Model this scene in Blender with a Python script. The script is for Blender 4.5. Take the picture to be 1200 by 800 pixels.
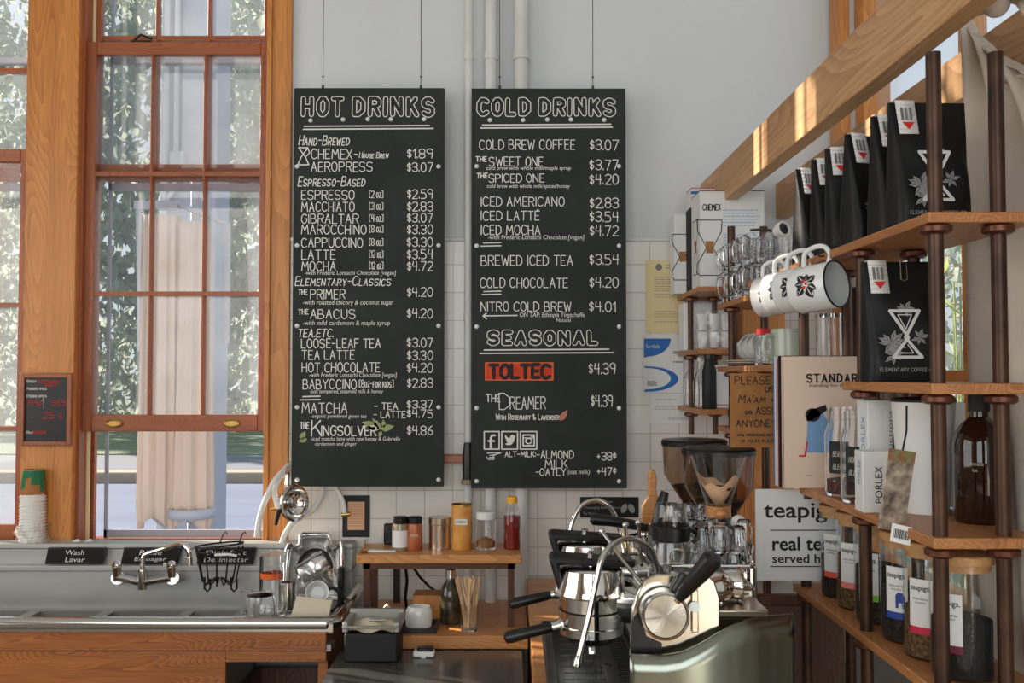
import bpy, bmesh, math, random
from mathutils import Vector, Matrix, Euler
random.seed(7)
PI = math.pi
for o in list(bpy.data.objects): bpy.data.objects.remove(o)
SC = bpy.context.scene
C = SC.collection
def S(r, g, b):
    f = lambda c: (c/255/12.92) if c/255 <= .04045 else ((c/255+.055)/1.055)**2.4
    return (f(r), f(g), f(b), 1)
# ------------------------------------------------------------------ camera
FPX, CZ = 1100.0, 1.70
PITCH = math.atan(37/FPX)
cam = bpy.data.objects.new('camera', bpy.data.cameras.new('camera')); C.objects.link(cam)
cam.location = (0, 0, CZ); cam.rotation_euler = (PI/2+PITCH, 0, 0)
cam.data.sensor_width = 36; cam.data.lens = FPX/1200*36
cam.data.clip_start = .05; cam.data.clip_end = 300
SC.camera = cam
def at(px, py, Y):
    """point of the place seen at photo pixel (px,py) at distance Y from the camera"""
    a = (px-600)/FPX; b = (400-py)/FPX
    d = Vector((a, math.cos(PITCH)-b*math.sin(PITCH), math.sin(PITCH)+b*math.cos(PITCH)))
    d *= Y/d.y
    return Vector((d.x, Y, CZ+d.z))
# ------------------------------------------------------------------ light and exposure
w = bpy.data.worlds.new('sky'); SC.world = w; w.use_nodes = True
nt = w.node_tree; bg = nt.nodes['Background']
tc = nt.nodes.new('ShaderNodeTexCoord'); sp = nt.nodes.new('ShaderNodeSeparateXYZ'); cr = nt.nodes.new('ShaderNodeValToRGB')
nt.links.new(tc.outputs['Generated'], sp.inputs[0]); nt.links.new(sp.outputs['Z'], cr.inputs[0]); nt.links.new(cr.outputs[0], bg.inputs[0])
cr.color_ramp.elements[0].color = (.78, .84, .88, 1); cr.color_ramp.elements[0].position = .0
cr.color_ramp.elements[1].color = (.62, .76, .95, 1); cr.color_ramp.elements[1].position = .8
bg.inputs[1].default_value = 1.1
sun = bpy.data.objects.new('sun', bpy.data.lights.new('sun', 'SUN')); C.objects.link(sun)
sun.data.energy = 17; sun.data.color = (1, .88, .76); sun.data.angle = math.radians(.6)
sun.rotation_euler = Vector((1, -.45, -.43)).to_track_quat('-Z', 'Y').to_euler()
def area(name, loc, aim, sx, sy, watt, col):
    l = bpy.data.lights.new(name, 'AREA'); l.shape = 'RECTANGLE'; l.size = sx; l.size_y = sy; l.energy = watt; l.color = col
    o = bpy.data.objects.new(name, l); C.objects.link(o); o.location = loc
    o.rotation_euler = Vector(aim).to_track_quat('-Z', 'Y').to_euler()
    return o
area('daylight_rear_window', (-.9, -3.35, 2.45), (0, 1, -.08), 4.2, 2.5, 98, (.92, .97, 1))
area('daylight_left_window', (-4.02, .6, 2.2), (1, .05, 0), 3.4, 2.4, 56, (1, .97, .93))
SC.view_settings.view_transform = 'Standard'; SC.view_settings.look = 'None'
SC.view_settings.gamma = 1; SC.view_settings.exposure = 0.0; SC.view_settings.use_curve_mapping = False
# ------------------------------------------------------------------ materials
def nodes(name):
    m = bpy.data.materials.new(name); m.use_nodes = True
    return m, m.node_tree, m.node_tree.nodes['Principled BSDF']
def N(nt, t, **kw):
    n = nt.nodes.new(t)
    for k, v in kw.items():
        if k in n.inputs.keys(): n.inputs[k].default_value = v
        else: setattr(n, k, v)
    return n
def mat(name, col, rough=.5, metal=0, noise=None, bump=None, coat=0, trans=0, ior=1.45, stretch=(1, 1, 1), spec=.5):
    m, nt, b = nodes(name)
    b.inputs['Base Color'].default_value = col; b.inputs['Roughness'].default_value = rough; b.inputs['Metallic'].default_value = metal
    b.inputs['Coat Weight'].default_value = coat; b.inputs['Transmission Weight'].default_value = trans; b.inputs['IOR'].default_value = ior
    b.inputs['Specular IOR Level'].default_value = spec
    if noise or bump:
        tc = N(nt, 'ShaderNodeTexCoord'); mp = N(nt, 'ShaderNodeMapping'); mp.inputs['Scale'].default_value = stretch
        nt.links.new(tc.outputs['Object'], mp.inputs[0])
    if noise:
        sc, col2 = noise[0], noise[1]
        nz = N(nt, 'ShaderNodeTexNoise', Scale=sc, Detail=4.0); rp = N(nt, 'ShaderNodeValToRGB')
        rp.color_ramp.elements[0].color = col; rp.color_ramp.elements[1].color = col2
        rp.color_ramp.elements[0].position = .35; rp.color_ramp.elements[1].position = .68
        nt.links.new(mp.outputs[0], nz.inputs['Vector']); nt.links.new(nz.outputs[0], rp.inputs[0]); nt.links.new(rp.outputs[0], b.inputs['Base Color'])
    if bump:
        nz = N(nt, 'ShaderNodeTexNoise', Scale=bump[0], Detail=3.0); bp = N(nt, 'ShaderNodeBump', Strength=bump[1], Distance=.01)
        nt.links.new(mp.outputs[0], nz.inputs['Vector']); nt.links.new(nz.outputs[0], bp.inputs['Height']); nt.links.new(bp.outputs[0], b.inputs['Normal'])
    return m
def wood(name, c1, c2, axis='Z', sc=9, rough=.42, ring=.30, coat=.1):
    """boards: long streaks and wavering growth lines that run along one axis"""
    m, nt, b = nodes(name); L = nt.links.new
    tc = N(nt, 'ShaderNodeTexCoord'); mp = N(nt, 'ShaderNodeMapping'); m2 = N(nt, 'ShaderNodeMapping')
    mp.inputs['Scale'].default_value = {'X': (.05, 1, 1), 'Y': (1, .05, 1), 'Z': (1, 1, .05)}[axis]
    m2.inputs['Scale'].default_value = {'X': (.16, 1, 1), 'Y': (1, .16, 1), 'Z': (1, 1, .16)}[axis]
    nz = N(nt, 'ShaderNodeTexNoise', Scale=sc*1.6, Detail=4.0)
    fine = N(nt, 'ShaderNodeTexNoise', Scale=sc*16, Detail=3.0)
    warp = N(nt, 'ShaderNodeTexNoise', Scale=sc*.45, Detail=2.0); sm = N(nt, 'ShaderNodeMath', operation='MULTIPLY'); sm.inputs[1].default_value = sc*9.0
    sn = N(nt, 'ShaderNodeMath', operation='FRACT')
    a1 = N(nt, 'ShaderNodeMath', operation='MULTIPLY'); a1.inputs[1].default_value = .62-ring*.5
    a2 = N(nt, 'ShaderNodeMath', operation='MULTIPLY_ADD'); a2.inputs[1].default_value = .42
    a3 = N(nt, 'ShaderNodeMath', operation='MULTIPLY_ADD'); a3.inputs[1].default_value = ring
    rp = N(nt, 'ShaderNodeValToRGB'); rp.color_ramp.elements[0].color = c2; rp.color_ramp.elements[1].color = c1
    rp.color_ramp.elements[0].position = .26+ring*.3; rp.color_ramp.elements[1].position = .62+ring*.4
    L(tc.outputs['Object'], mp.inputs[0]); L(tc.outputs['Object'], m2.inputs[0])
    L(mp.outputs[0], nz.inputs['Vector']); L(mp.outputs[0], fine.inputs['Vector']); L(m2.outputs[0], warp.inputs['Vector'])
    L(warp.outputs[0], sm.inputs[0]); L(sm.outputs[0], sn.inputs[0])
    L(nz.outputs[0], a1.inputs[0]); L(fine.outputs[0], a2.inputs[0]); L(a1.outputs[0], a2.inputs[2]); L(sn.outputs[0], a3.inputs[0]); L(a2.outputs[0], a3.inputs[2])
    L(a3.outputs[0], rp.inputs[0]); L(rp.outputs[0], b.inputs['Base Color'])
    bp = N(nt, 'ShaderNodeBump', Strength=.10, Distance=.003); L(a3.outputs[0], bp.inputs['Height']); L(bp.outputs[0], b.inputs['Normal'])
    b.inputs['Roughness'].default_value = rough; b.inputs['Coat Weight'].default_value = coat; b.inputs['Coat Roughness'].default_value = .25
    return m
def thin_glass(name, tint=(1, 1, 1, 1), refl=.9, dust_haze=0, dust_haze_col=(.8, .82, .82, 1), ior=1.5):
    """clear sheet or thin wall: passes light straight through, mirrors by Fresnel, a little dust"""
    m, nt, b = nodes(name); nt.nodes.remove(b); L = nt.links.new
    out = nt.nodes['Material Output']; tr = N(nt, 'ShaderNodeBsdfTransparent'); tr.inputs[0].default_value = tint
    gl = N(nt, 'ShaderNodeBsdfGlossy'); gl.inputs['Roughness'].default_value = .03; gl.inputs[0].default_value = (refl, refl, refl, 1)
    lw = N(nt, 'ShaderNodeLayerWeight', Blend=.5); pw = N(nt, 'ShaderNodeMath', operation='POWER'); pw.inputs[1].default_value = 5
    fr = N(nt, 'ShaderNodeMath', operation='MULTIPLY_ADD'); fr.inputs[1].default_value = .9; fr.inputs[2].default_value = .04
    L(lw.outputs['Facing'], pw.inputs[0]); L(pw.outputs[0], fr.inputs[0])
    mx = N(nt, 'ShaderNodeMixShader'); L(fr.outputs[0], mx.inputs[0]); L(tr.outputs[0], mx.inputs[1]); L(gl.outputs[0], mx.inputs[2])
    last = mx
    if dust_haze:
        df = N(nt, 'ShaderNodeBsdfTranslucent'); df.inputs[0].default_value = dust_haze_col
        nz = N(nt, 'ShaderNodeTexNoise', Scale=5.0, Detail=4.0); tc = N(nt, 'ShaderNodeTexCoord'); mu = N(nt, 'ShaderNodeMath', operation='MULTIPLY'); mu.inputs[1].default_value = dust_haze*2
        L(tc.outputs['Object'], nz.inputs['Vector']); L(nz.outputs[0], mu.inputs[0])
        m2 = N(nt, 'ShaderNodeMixShader'); L(mu.outputs[0], m2.inputs[0]); L(mx.outputs[0], m2.inputs[1]); L(df.outputs[0], m2.inputs[2]); last = m2
    L(last.outputs[0], out.inputs[0])
    return m
M = {}
M['wall'] = mat('white_wall_paint', S(214, 217, 217), .75, noise=(1.2, S(206, 209, 209)), bump=(60, .04))
M['ceiling'] = mat('ceiling_paint', S(205, 205, 200), .8, bump=(40, .05))
M['room'] = mat('room_wall_paint', S(176, 160, 140), .8, noise=(2, S(150, 132, 112)))
M['floor'] = mat('floor_concrete', S(140, 132, 122), .5, noise=(2, S(122, 114, 104)))
M['pipe'] = mat('painted_pipe', S(216, 216, 212), .5, noise=(6, S(205, 204, 198)))
M['oak_v'] = wood('golden_oak_upright', S(206, 136, 64), S(160, 94, 36), 'Z', 7, .42, .2)
M['oak_x'] = wood('golden_oak_across', S(190, 118, 58), S(140, 76, 30), 'X', 7)
M['sash_v'] = wood('red_brown_sash_upright', S(164, 90, 44), S(122, 60, 27), 'Z', 12, coat=.25)
M['sash_x'] = wood('red_brown_sash_across', S(164, 90, 44), S(122, 60, 27), 'X', 12, coat=.25)
M['beam'] = wood('beam_fir', S(202, 158, 108), S(158, 112, 68), 'Y', 6, .55, .22)
M['shelf_y'] = wood('shelf_board', S(186, 126, 74), S(138, 86, 46), 'Y', 10, .45)
M['cab_x'] = wood('cabinet_oak', S(176, 106, 52), S(112, 62, 28), 'X', 11, .4, .26)
M['lightwood_x'] = wood('pale_wood', S(206, 144, 84), S(166, 106, 56), 'X', 9)
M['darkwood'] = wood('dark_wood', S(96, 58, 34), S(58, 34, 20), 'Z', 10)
M['stick'] = wood('birch_stick', S(214, 178, 132), S(186, 146, 100), 'Z', 20, .7)
M['bamboo'] = wood('bamboo_lid', S(196, 150, 96), S(160, 112, 66), 'X', 18, .5)
M['bronze'] = mat('bronze_pipe', S(84, 58, 42), .4, .5, noise=(14, S(56, 38, 28)))
M['iron'] = mat('dark_iron', S(50, 38, 32), .45, .6)
M['legbrown'] = mat('brown_metal', S(84, 52, 36), .4, .4)
M['steel'] = mat('brushed_steel', S(188, 189, 184), .42, .6, noise=(5, S(178, 179, 174)), stretch=(.3, 1, 6))
M['steel_dull'] = mat('worn_steel', S(176, 176, 168), .42, .65, noise=(3, S(150, 150, 142)), bump=(6, .05))
M['chrome'] = mat('chrome', S(225, 224, 220), .07, 1)
M['tray_silver'] = mat('tray_silver', S(214, 214, 212), .2, .9)
M['chrome_soft'] = mat('polished_steel', S(205, 203, 198), .16, 1)
M['panel'] = mat('polished_panel', S(190, 188, 176), .14, 1)
M['cover'] = mat('satin_cover', S(138, 142, 130), .22, 1)
M['collar'] = mat('reddish_collar', S(96, 56, 38), .35, .5)
M['tray_dark'] = mat('grimy_steel_tray', S(96, 100, 98), .32, .9, noise=(18, S(58, 60, 58)), bump=(40, .12))
M['countersteel'] = mat('dark_steel_top', S(104, 102, 98), .22, .45, noise=(5, S(80, 78, 74)))
M['black'] = mat('black_plastic', S(20, 20, 21), .32)
M['blackmatte'] = mat('black_matte', S(24, 24, 25), .6)
M['wire'] = mat('wire_grey', S(80, 80, 80), .4, .8)
M['board'] = mat('chalkboard', S(40, 44, 42), .72, noise=(3.5, S(51, 55, 51)), bump=(80, .03), spec=.25)
M['chalk'] = mat('chalk_white', S(226, 224, 216), .9, spec=.1)
M['chalk_dim'] = mat('chalk_faded', S(176, 174, 166), .9, spec=.1)
M['chalk_green'] = mat('chalk_green', S(150, 160, 112), .9, spec=.1)
M['chalk_red'] = mat('chalk_red', S(178, 58, 48), .9, spec=.1)
M['chalk_pink'] = mat('chalk_pink', S(190, 128, 112), .9, spec=.1)
M['toltec'] = mat('toltec_red', S(198, 44, 26), .8, noise=(20, S(216, 84, 30)))
M['white'] = mat('white_plastic', S(226, 226, 222), .4)
M['ceramic'] = mat('white_ceramic', S(222, 222, 216), .18, coat=.3)
M['enamel'] = mat('white_enamel', S(226, 228, 226), .2, coat=.4)
M['mint'] = mat('pale_green_ceramic', S(190, 200, 182), .25, coat=.3)
M['paper'] = mat('paper_white', S(222, 222, 218), .85)
M['papercup'] = mat('paper_cup_white', S(232, 230, 224), .7)
M['greencup'] = mat('green_print', S(34, 110, 70), .7)
M['kraft'] = mat('kraft_card', S(172, 120, 68), .85, noise=(30, S(158, 106, 58)))
M['cream'] = mat('cream_paper', S(226, 208, 160), .85)
M['peachpaper'] = mat('peach_paper', S(226, 178, 140), .85)
M['ink'] = mat('black_ink', S(26, 25, 26), .7)
M['inkgrey'] = mat('grey_ink', S(120, 120, 118), .8)
M['whiteink'] = mat('white_print', S(214, 214, 210), .7)
M['silverink'] = mat('silver_print', S(150, 150, 148), .5, .3)
M['red'] = mat('red_print', S(206, 36, 40), .6)
M['orange'] = mat('orange_band', S(226, 100, 34), .5)
M['blue'] = mat('blue_print', S(36, 104, 178), .6)
M['bluepale'] = mat('pale_blue_print', S(120, 160, 200), .6)
M['bagblack'] = mat('black_foil_bag', S(10, 11, 12), .46, bump=(9, .35), spec=.35)
M['tea'] = mat('loose_tea_dark', S(40, 30, 26), .9, noise=(160, S(20, 15, 13)), bump=(140, .9))
M['tea_mixed'] = mat('loose_tea_mixed', S(126, 98, 56), .9, noise=(150, S(36, 26, 20)), bump=(140, .9))
M['tea_green'] = mat('loose_tea_green', S(66, 62, 42), .9, noise=(150, S(26, 24, 18)), bump=(140, .9))
M['tea_black'] = mat('ground_black', S(20, 21, 21), .9, bump=(200, .5))
M['grounds'] = mat('coffee_grounds', S(44, 28, 20), .9, bump=(150, .6))
M['glass'] = thin_glass('clear_glass', (.97, .975, .97, 1))
M['glass_mug'] = thin_glass('moulded_glass', (.95, .97, .955, 1), 1.0, dust_haze=.02, dust_haze_col=(.95, .97, .95, 1))
M['glass_thick'] = mat('solid_glass', (1, 1, 1, 1), .0, trans=1, ior=1.45)
M['pane'] = thin_glass('window_pane', (.97, .98, .98, 1), .8, dust_haze=.11, dust_haze_col=(.50, .53, .55, 1))  # dirt on the panes, plus haze that pales the view outside
M['smoke'] = thin_glass('smoked_plastic', S(232, 222, 212), .9)
M['amber'] = mat('amber_glass', S(36, 17, 8), .06, coat=.4)
M['syrup'] = mat('red_syrup', S(120, 24, 12), .15, coat=.4)
M['tube'] = mat('clear_white_hose', S(236, 234, 228), .3, trans=.15)
M['yellow'] = mat('yellow_cap', S(236, 170, 40), .4)
M['tin'] = mat('orange_tin', S(224, 166, 92), .4, noise=(26, S(206, 136, 62)))
M['copper'] = mat('copper_tin', S(214, 200, 182), .22, 1)
M['brass'] = mat('brass', S(206, 166, 96), .3, 1)
M['cloth'] = mat('cream_cloth', S(200, 186, 168), .95, bump=(90, .2))
M['curtain'] = mat('curtain_linen', S(196, 184, 170), .95, bump=(160, .15))
M['canvas'] = mat('umbrella_canvas', S(192, 174, 160), .95)
M['cream2'] = mat('painted_downpipe', S(186, 188, 190), .6)
M['bark'] = mat('bark', S(96, 88, 78), .95, bump=(20, .6))
M['road'] = mat('road', S(104, 114, 134), .95, noise=(.6, S(94, 104, 124)), stretch=(.3, 2, 1))
M['kerb'] = mat('kerb', S(158, 144, 126), .95)
M['walk'] = mat('sidewalk', S(112, 116, 122), .95)
M['lawn'] = mat('lawn', S(120, 132, 108), .95, noise=(3, S(104, 118, 92)))
M['column'] = mat('pale_column', S(158, 163, 174), .7)
M['plastic_wrap'] = thin_glass('plastic_wrap', (.95, .95, .95, 1), 1.0, dust_haze=.18, dust_haze_col=(.9, .9, .9, 1))
M['sponge'] = mat('beige_board', S(206, 194, 170), .8)
M['bristle'] = mat('bristle', S(50, 40, 32), .9)
def leafmat(name, c1, c2):
    m, nt, b = nodes(name); L = nt.links.new
    g = N(nt, 'ShaderNodeNewGeometry'); rp = N(nt, 'ShaderNodeValToRGB'); rp.color_ramp.elements[0].color = c1; rp.color_ramp.elements[1].color = c2
    L(g.outputs['Random Per Island'], rp.inputs[0]); L(rp.outputs[0], b.inputs['Base Color']); b.inputs['Roughness'].default_value = .6
    tl = N(nt, 'ShaderNodeBsdfTranslucent'); L(rp.outputs[0], tl.inputs[0]); mx = N(nt, 'ShaderNodeMixShader'); mx.inputs[0].default_value = .6
    L(b.outputs[0], mx.inputs[1]); L(tl.outputs[0], mx.inputs[2]); L(mx.outputs[0], nt.nodes['Material Output'].inputs[0])
    return m
M['leaf'] = leafmat('tree_leaves', S(142, 154, 138), S(180, 188, 170))
M['leaf2'] = leafmat('bush_leaves', S(120, 146, 70), S(200, 206, 120))
def tilemat():
    m, nt, b = nodes('white_wall_tile'); L = nt.links.new
    tc = N(nt, 'ShaderNodeTexCoord'); mp = N(nt, 'ShaderNodeMapping'); mp.inputs['Rotation'].default_value = (PI/2, 0, 0); mp.inputs['Location'].default_value = (-.098, 1.145, 0)
    br = N(nt, 'ShaderNodeTexBrick'); br.offset = 0; br.squash = 1
    for k, v in dict(Scale=1.0).items(): br.inputs[k].default_value = v
    br.inputs['Brick Width'].default_value = .108; br.inputs['Row Height'].default_value = .108
    br.inputs['Mortar Size'].default_value = .0016; br.inputs['Mortar Smooth'].default_value = .1
    br.inputs['Color1'].default_value = S(228, 222, 213); br.inputs['Color2'].default_value = S(222, 216, 207); br.inputs['Mortar'].default_value = S(186, 177, 165)
    L(tc.outputs['Object'], mp.inputs[0]); L(mp.outputs[0], br.inputs['Vector']); L(br.outputs['Color'], b.inputs['Base Color'])
    bp = N(nt, 'ShaderNodeBump', Strength=.5, Distance=.002); bp.invert = True; L(br.outputs['Fac'], bp.inputs['Height']); L(bp.outputs[0], b.inputs['Normal'])
    b.inputs['Roughness'].default_value = .2
    return m
M['tile'] = tilemat()
# ------------------------------------------------------------------ mesh helpers
class MB:
    def __init__(s): s.v = []; s.f = []
    def add(s, vs, fs, M4=None):
        k = len(s.v)
        s.v += [(M4 @ Vector(p)) if M4 else Vector(p) for p in vs]
        s.f += [tuple(i+k for i in f) for f in fs]
        return s
    def box(s, x0, x1, y0, y1, z0, z1, M4=None):
        vs = [(x0, y0, z0), (x1, y0, z0), (x1, y1, z0), (x0, y1, z0), (x0, y0, z1), (x1, y0, z1), (x1, y1, z1), (x0, y1, z1)]
        return s.add(vs, [(0, 3, 2, 1), (4, 5, 6, 7), (0, 1, 5, 4), (1, 2, 6, 5), (2, 3, 7, 6), (3, 0, 4, 7)], M4)
    def prism(s, poly, y0, y1, M4=None):          # polygon in x,z pushed along y
        n = len(poly); vs = [(x, y0, z) for x, z in poly]+[(x, y1, z) for x, z in poly]
        fs = [tuple(range(n)), tuple(range(2*n-1, n-1, -1))]+[(i, i+n, (i+1) % n+n, (i+1) % n) for i in range(n)]
        return s.add(vs, fs, M4)
    def prism_z(s, poly, z0, z1, M4=None):        # polygon in x,y pushed along z
        n = len(poly); vs = [(x, y, z0) for x, y in poly]+[(x, y, z1) for x, y in poly]
        fs = [tuple(range(n-1, -1, -1)), tuple(range(n, 2*n))]+[(i, (i+1) % n, (i+1) % n+n, i+n) for i in range(n)]
        return s.add(vs, fs, M4)
    def lathe(s, prof, n=24, c=(0, 0, 0), M4=None, squash=1.0):
        vs = []; fs = []; rows = []
        for r, z in prof:
            if r < 1e-6: rows.append([len(vs)]); vs.append((c[0], c[1], c[2]+z))
            else:
                rows.append(list(range(len(vs), len(vs)+n)))
                vs += [(c[0]+r*math.cos(2*PI*i/n), c[1]+squash*r*math.sin(2*PI*i/n), c[2]+z) for i in range(n)]
        for a, b in zip(rows, rows[1:]):
            for i in range(n):
                j = (i+1) % n
                if len(a) == 1 and len(b) == 1: continue
                if len(a) == 1: fs.append((a[0], b[j], b[i]))
                elif len(b) == 1: fs.append((a[i], a[j], b[0]))
                else: fs.append((a[i], a[j], b[j], b[i]))
        return s.add(vs, fs, M4)
    def cyl(s, p0, p1, r0, r1=None, n=14):
        return s.tube([p0, p1], r0, n, radii=[r0, r0 if r1 is None else r1])
    def tube(s, pts, r, n=8, radii=None, closed=False):
        P = [Vector(p) for p in pts]; m = len(P)
        if closed: P = P+[P[0], P[1]]
        T = []
        for i in range(len(P)):
            a = P[max(i-1, 0)]; b = P[min(i+1, len(P)-1)]; T.append((b-a).normalized())
        if closed: T[0] = T[m] = (P[1]-P[m-1]).normalized(); P = P[:m+1]; T = T[:m+1]
        up = Vector((0, 0, 1)) if abs(T[0].z) < .9 else Vector((1, 0, 0))
        u = T[0].cross(up).normalized(); vs = []; fs = []
        for i, (p, t) in enumerate(zip(P, T)):
            u = (u-t*u.dot(t)).normalized(); w_ = t.cross(u); rr = radii[min(i, len(radii)-1)] if radii else r
            vs += [p+(u*math.cos(2*PI*k/n)+w_*math.sin(2*PI*k/n))*rr for k in range(n)]
        for i in range(len(P)-1):
            for k in range(n): fs.append((i*n+k, i*n+(k+1) % n, (i+1)*n+(k+1) % n, (i+1)*n+k))
        if not closed: fs += [tuple(range(n-1, -1, -1)), tuple(range((len(P)-1)*n, len(P)*n))]
        return s.add(vs, fs)
    def ball(s, c, r, n=16, sz=1.0):
        k = n//2
        return s.lathe([(r*math.sin(PI*i/k), -r*sz*math.cos(PI*i/k)) for i in range(k+1)], n, c)
    def grid(s, fn, nu, nv):
        vs = [fn(i/nu, j/nv) for j in range(nv+1) for i in range(nu+1)]
        fs = [(j*(nu+1)+i, j*(nu+1)+i+1, (j+1)*(nu+1)+i+1, (j+1)*(nu+1)+i) for j in range(nv) for i in range(nu)]
        return s.add(vs, fs)
    def build(s, name, m, parent=None, bevel=0, sharp=35, solid=0, flat=False, norm=True):
        me = bpy.data.meshes.new(name); me.from_pydata([tuple(p) for p in s.v], [], s.f)
        if norm:
            bm = bmesh.new(); bm.from_mesh(me); bmesh.ops.recalc_face_normals(bm, faces=bm.faces); bm.to_mesh(me); bm.free()
        me.materials.append(M[m] if isinstance(m, str) else m)
        if not flat:
            me.polygons.foreach_set('use_smooth', [True]*len(me.polygons)); me.set_sharp_from_angle(angle=math.radians(sharp))
        o = bpy.data.objects.new(name, me); C.objects.link(o)
        if parent: o.parent = parent
        if solid: q = o.modifiers.new('t', 'SOLIDIFY'); q.thickness = solid; q.offset = 0
        if bevel: q = o.modifiers.new('b', 'BEVEL'); q.width = bevel; q.segments = 2; q.limit_method = 'ANGLE'; q.angle_limit = .7
        return o
def thing(name, label, cat, loc=(0, 0, 0), rotz=0, group=None):
    o = bpy.data.objects.new(name, None); C.objects.link(o); o.location = loc; o.rotation_euler = (0, 0, rotz); o.empty_display_size = .05
    o['label'] = label; o['category'] = cat
    if group: o['group'] = group
    return o
def tag(o, label, cat, group=None, kind=None):
    o['label'] = label; o['category'] = cat
    if group: o['group'] = group
    if kind: o['kind'] = kind
    return o
def struct(o): o['kind'] = 'structure'; return o
def dup(root, loc, rotz=None, label=None, group=None, rot=None):
    r = root.copy(); C.objects.link(r); r.location = loc
    if rot is not None: r.rotation_euler = rot
    elif rotz is not None: r.rotation_euler = (0, 0, rotz)
    if label: r['label'] = label
    if group: r['group'] = group
    for ch in list(root.children):
        c = ch.copy(); C.objects.link(c); c.parent = r
        for g in list(ch.children):
            d = g.copy(); C.objects.link(d); d.parent = c
    return r
def smooth(P, n=5):
    V = [Vector(p) for p in P]; out = []
    for i in range(len(V)-1):
        p0 = V[max(i-1, 0)]; p1 = V[i]; p2 = V[i+1]; p3 = V[min(i+2, len(V)-1)]
        for k in range(n):
            s = k/n; out.append(.5*((2*p1)+(p2-p0)*s+(2*p0-5*p1+4*p2-p3)*s*s+(3*p1-p0-3*p2+p3)*s**3))
    return out+[V[-1]]
# ------------------------------------------------------------------ lettering
G = {'A': '00 38 60;13 53', 'B': '00 08 48 57 55 44 04;44 63 61 40 00', 'C': '67 48 28 06 02 20 40 61', 'D': '00 08 38 66 62 30 00',
 'E': '58 08 00 50;04 44', 'F': '58 08 00;04 44', 'G': '67 48 28 06 02 20 40 62 64 44', 'H': '00 08;60 68;04 64', 'I': '00 08', 'J': '58 52 40 20 02',
 'K': '00 08;58 03;25 60', 'L': '08 00 50', 'M': '00 18 43 78 80', 'N': '00 08 60 68', 'O': '28 06 02 20 40 62 66 48 28', 'P': '00 08 48 67 65 44 04',
 'Q': '28 06 02 20 40 62 66 48 28;42 60', 'R': '00 08 48 67 65 44 04;34 60', 'S': '67 48 28 07 05 24 44 63 61 40 20 01', 'T': '08 68;38 30', 'U': '08 02 20 40 62 68',
 'V': '08 30 68', 'W': '08 20 46 60 88', 'X': '08 60;68 00', 'Y': '08 34 68;34 30', 'Z': '08 68 00 60', '0': '28 06 02 20 40 62 66 48 28', '1': '06 28 20',
 '2': '07 28 48 67 65 00 60', '3': '07 28 48 67 65 44 24;44 63 61 40 20 01', '4': '18 04 64;58 50', '5': '58 08 05 45 63 61 40 00', '6': '58 26 02 20 40 61 63 44 04',
 '7': '08 68 20', '8': '24 05 07 28 48 67 65 44 24 03 01 20 40 61 63 44', '9': '64 24 05 07 28 48 67 64 50', '$': '46 37 17 06 05 14 34 43 42 31 11 02;28 20',
 '.': '00 01', '-': '04 44', '[': '38 08 00 30', ']': '08 38 30 00', '(': '28 06 02 20', ')': '08 26 22 00', '/': '00 48', '&': '60 06 18 37 12 20 40 63',
 '+': '04 44;26 22', '¢': '46 27 06 04 23 44;28 22', ':': '01 02;05 06', ',': '11 00', "'": '08 06', 'É': '58 08 00 50;04 44;29 49', '!': '08 03;01 00'}
rng = random.Random(3)
def strokes(text, small=None, gap=2.1):
    """list of polylines of a hand-lettered line; unit height 1"""
    out = []; x = 0
    for ch in text:
        if ch == ' ': x += 4; continue
        k = .72 if (small and ch.islower()) else 1.0
        g = G.get(ch.upper(), G['-']); w_ = 0
        jx, jy, sh = rng.uniform(-.15, .15), rng.uniform(-.2, .2), rng.uniform(-.03, .03)
        for st in g.split(';'):
            pts = []
            for q in st.split():
                a, b = int(q[0]), int(q[1]); w_ = max(w_, a)
                pts.append(((x+a*k*.92+jx+sh*b)/8, (b*k+jy)/8))
            out.append(pts)
        x += w_*k*.92+gap
    return out, (x-gap)/8
_lay = [0]
def lift(ps):
    _lay[0] = (_lay[0]+1) % 24; n = (ps[1]-ps[0]).cross(ps[2]-ps[0]); n = n.normalized() if n.length > 1e-12 else Vector((0, -1, 0))
    return [p+n*(_lay[0]*9e-6) for p in ps]
def ribbon(mb, pts, wd, fn):
    """flat chalk stroke of width wd along pts (2d); fn maps 2d to 3d"""
    for a, b in zip(pts, pts[1:]):
        dx, dy = b[0]-a[0], b[1]-a[1]; l = math.hypot(dx, dy) or 1e-9; nx, ny = -dy/l*wd/2, dx/l*wd/2
        mb.add(lift([Vector(fn(a[0]+nx, a[1]+ny)), Vector(fn(a[0]-nx, a[1]-ny)), Vector(fn(b[0]-nx, b[1]-ny)), Vector(fn(b[0]+nx, b[1]+ny))]), [(0, 1, 2, 3)])
    for p in pts:
        mb.add(lift([Vector(fn(p[0]+wd/2*math.cos(PI*i/4), p[1]+wd/2*math.sin(PI*i/4))) for i in range(8)]), [tuple(range(8))])
def hand(mb, text, x0, x1, z0, z1, wd, fn, slant=0, small=None, gap=2.1, serif=0):
    """letter a line so that it fills the box x0..x1, z0..z1 on a surface"""
    st, W = strokes(text, small, gap); sx = (x1-x0)/max(W, .01); sz = z1-z0
    for p in st:
        ribbon(mb, [(x0+a*sx+slant*b*sz, z0+b*sz) for a, b in p], wd, fn)
        if serif:
            for a, b in (p[0], p[-1]):
                if b < .08 or b > .92: ribbon(mb, [(x0+a*sx-serif, z0+b*sz), (x0+a*sx+serif, z0+b*sz)], wd*.45, fn)
_fc = {}
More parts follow.
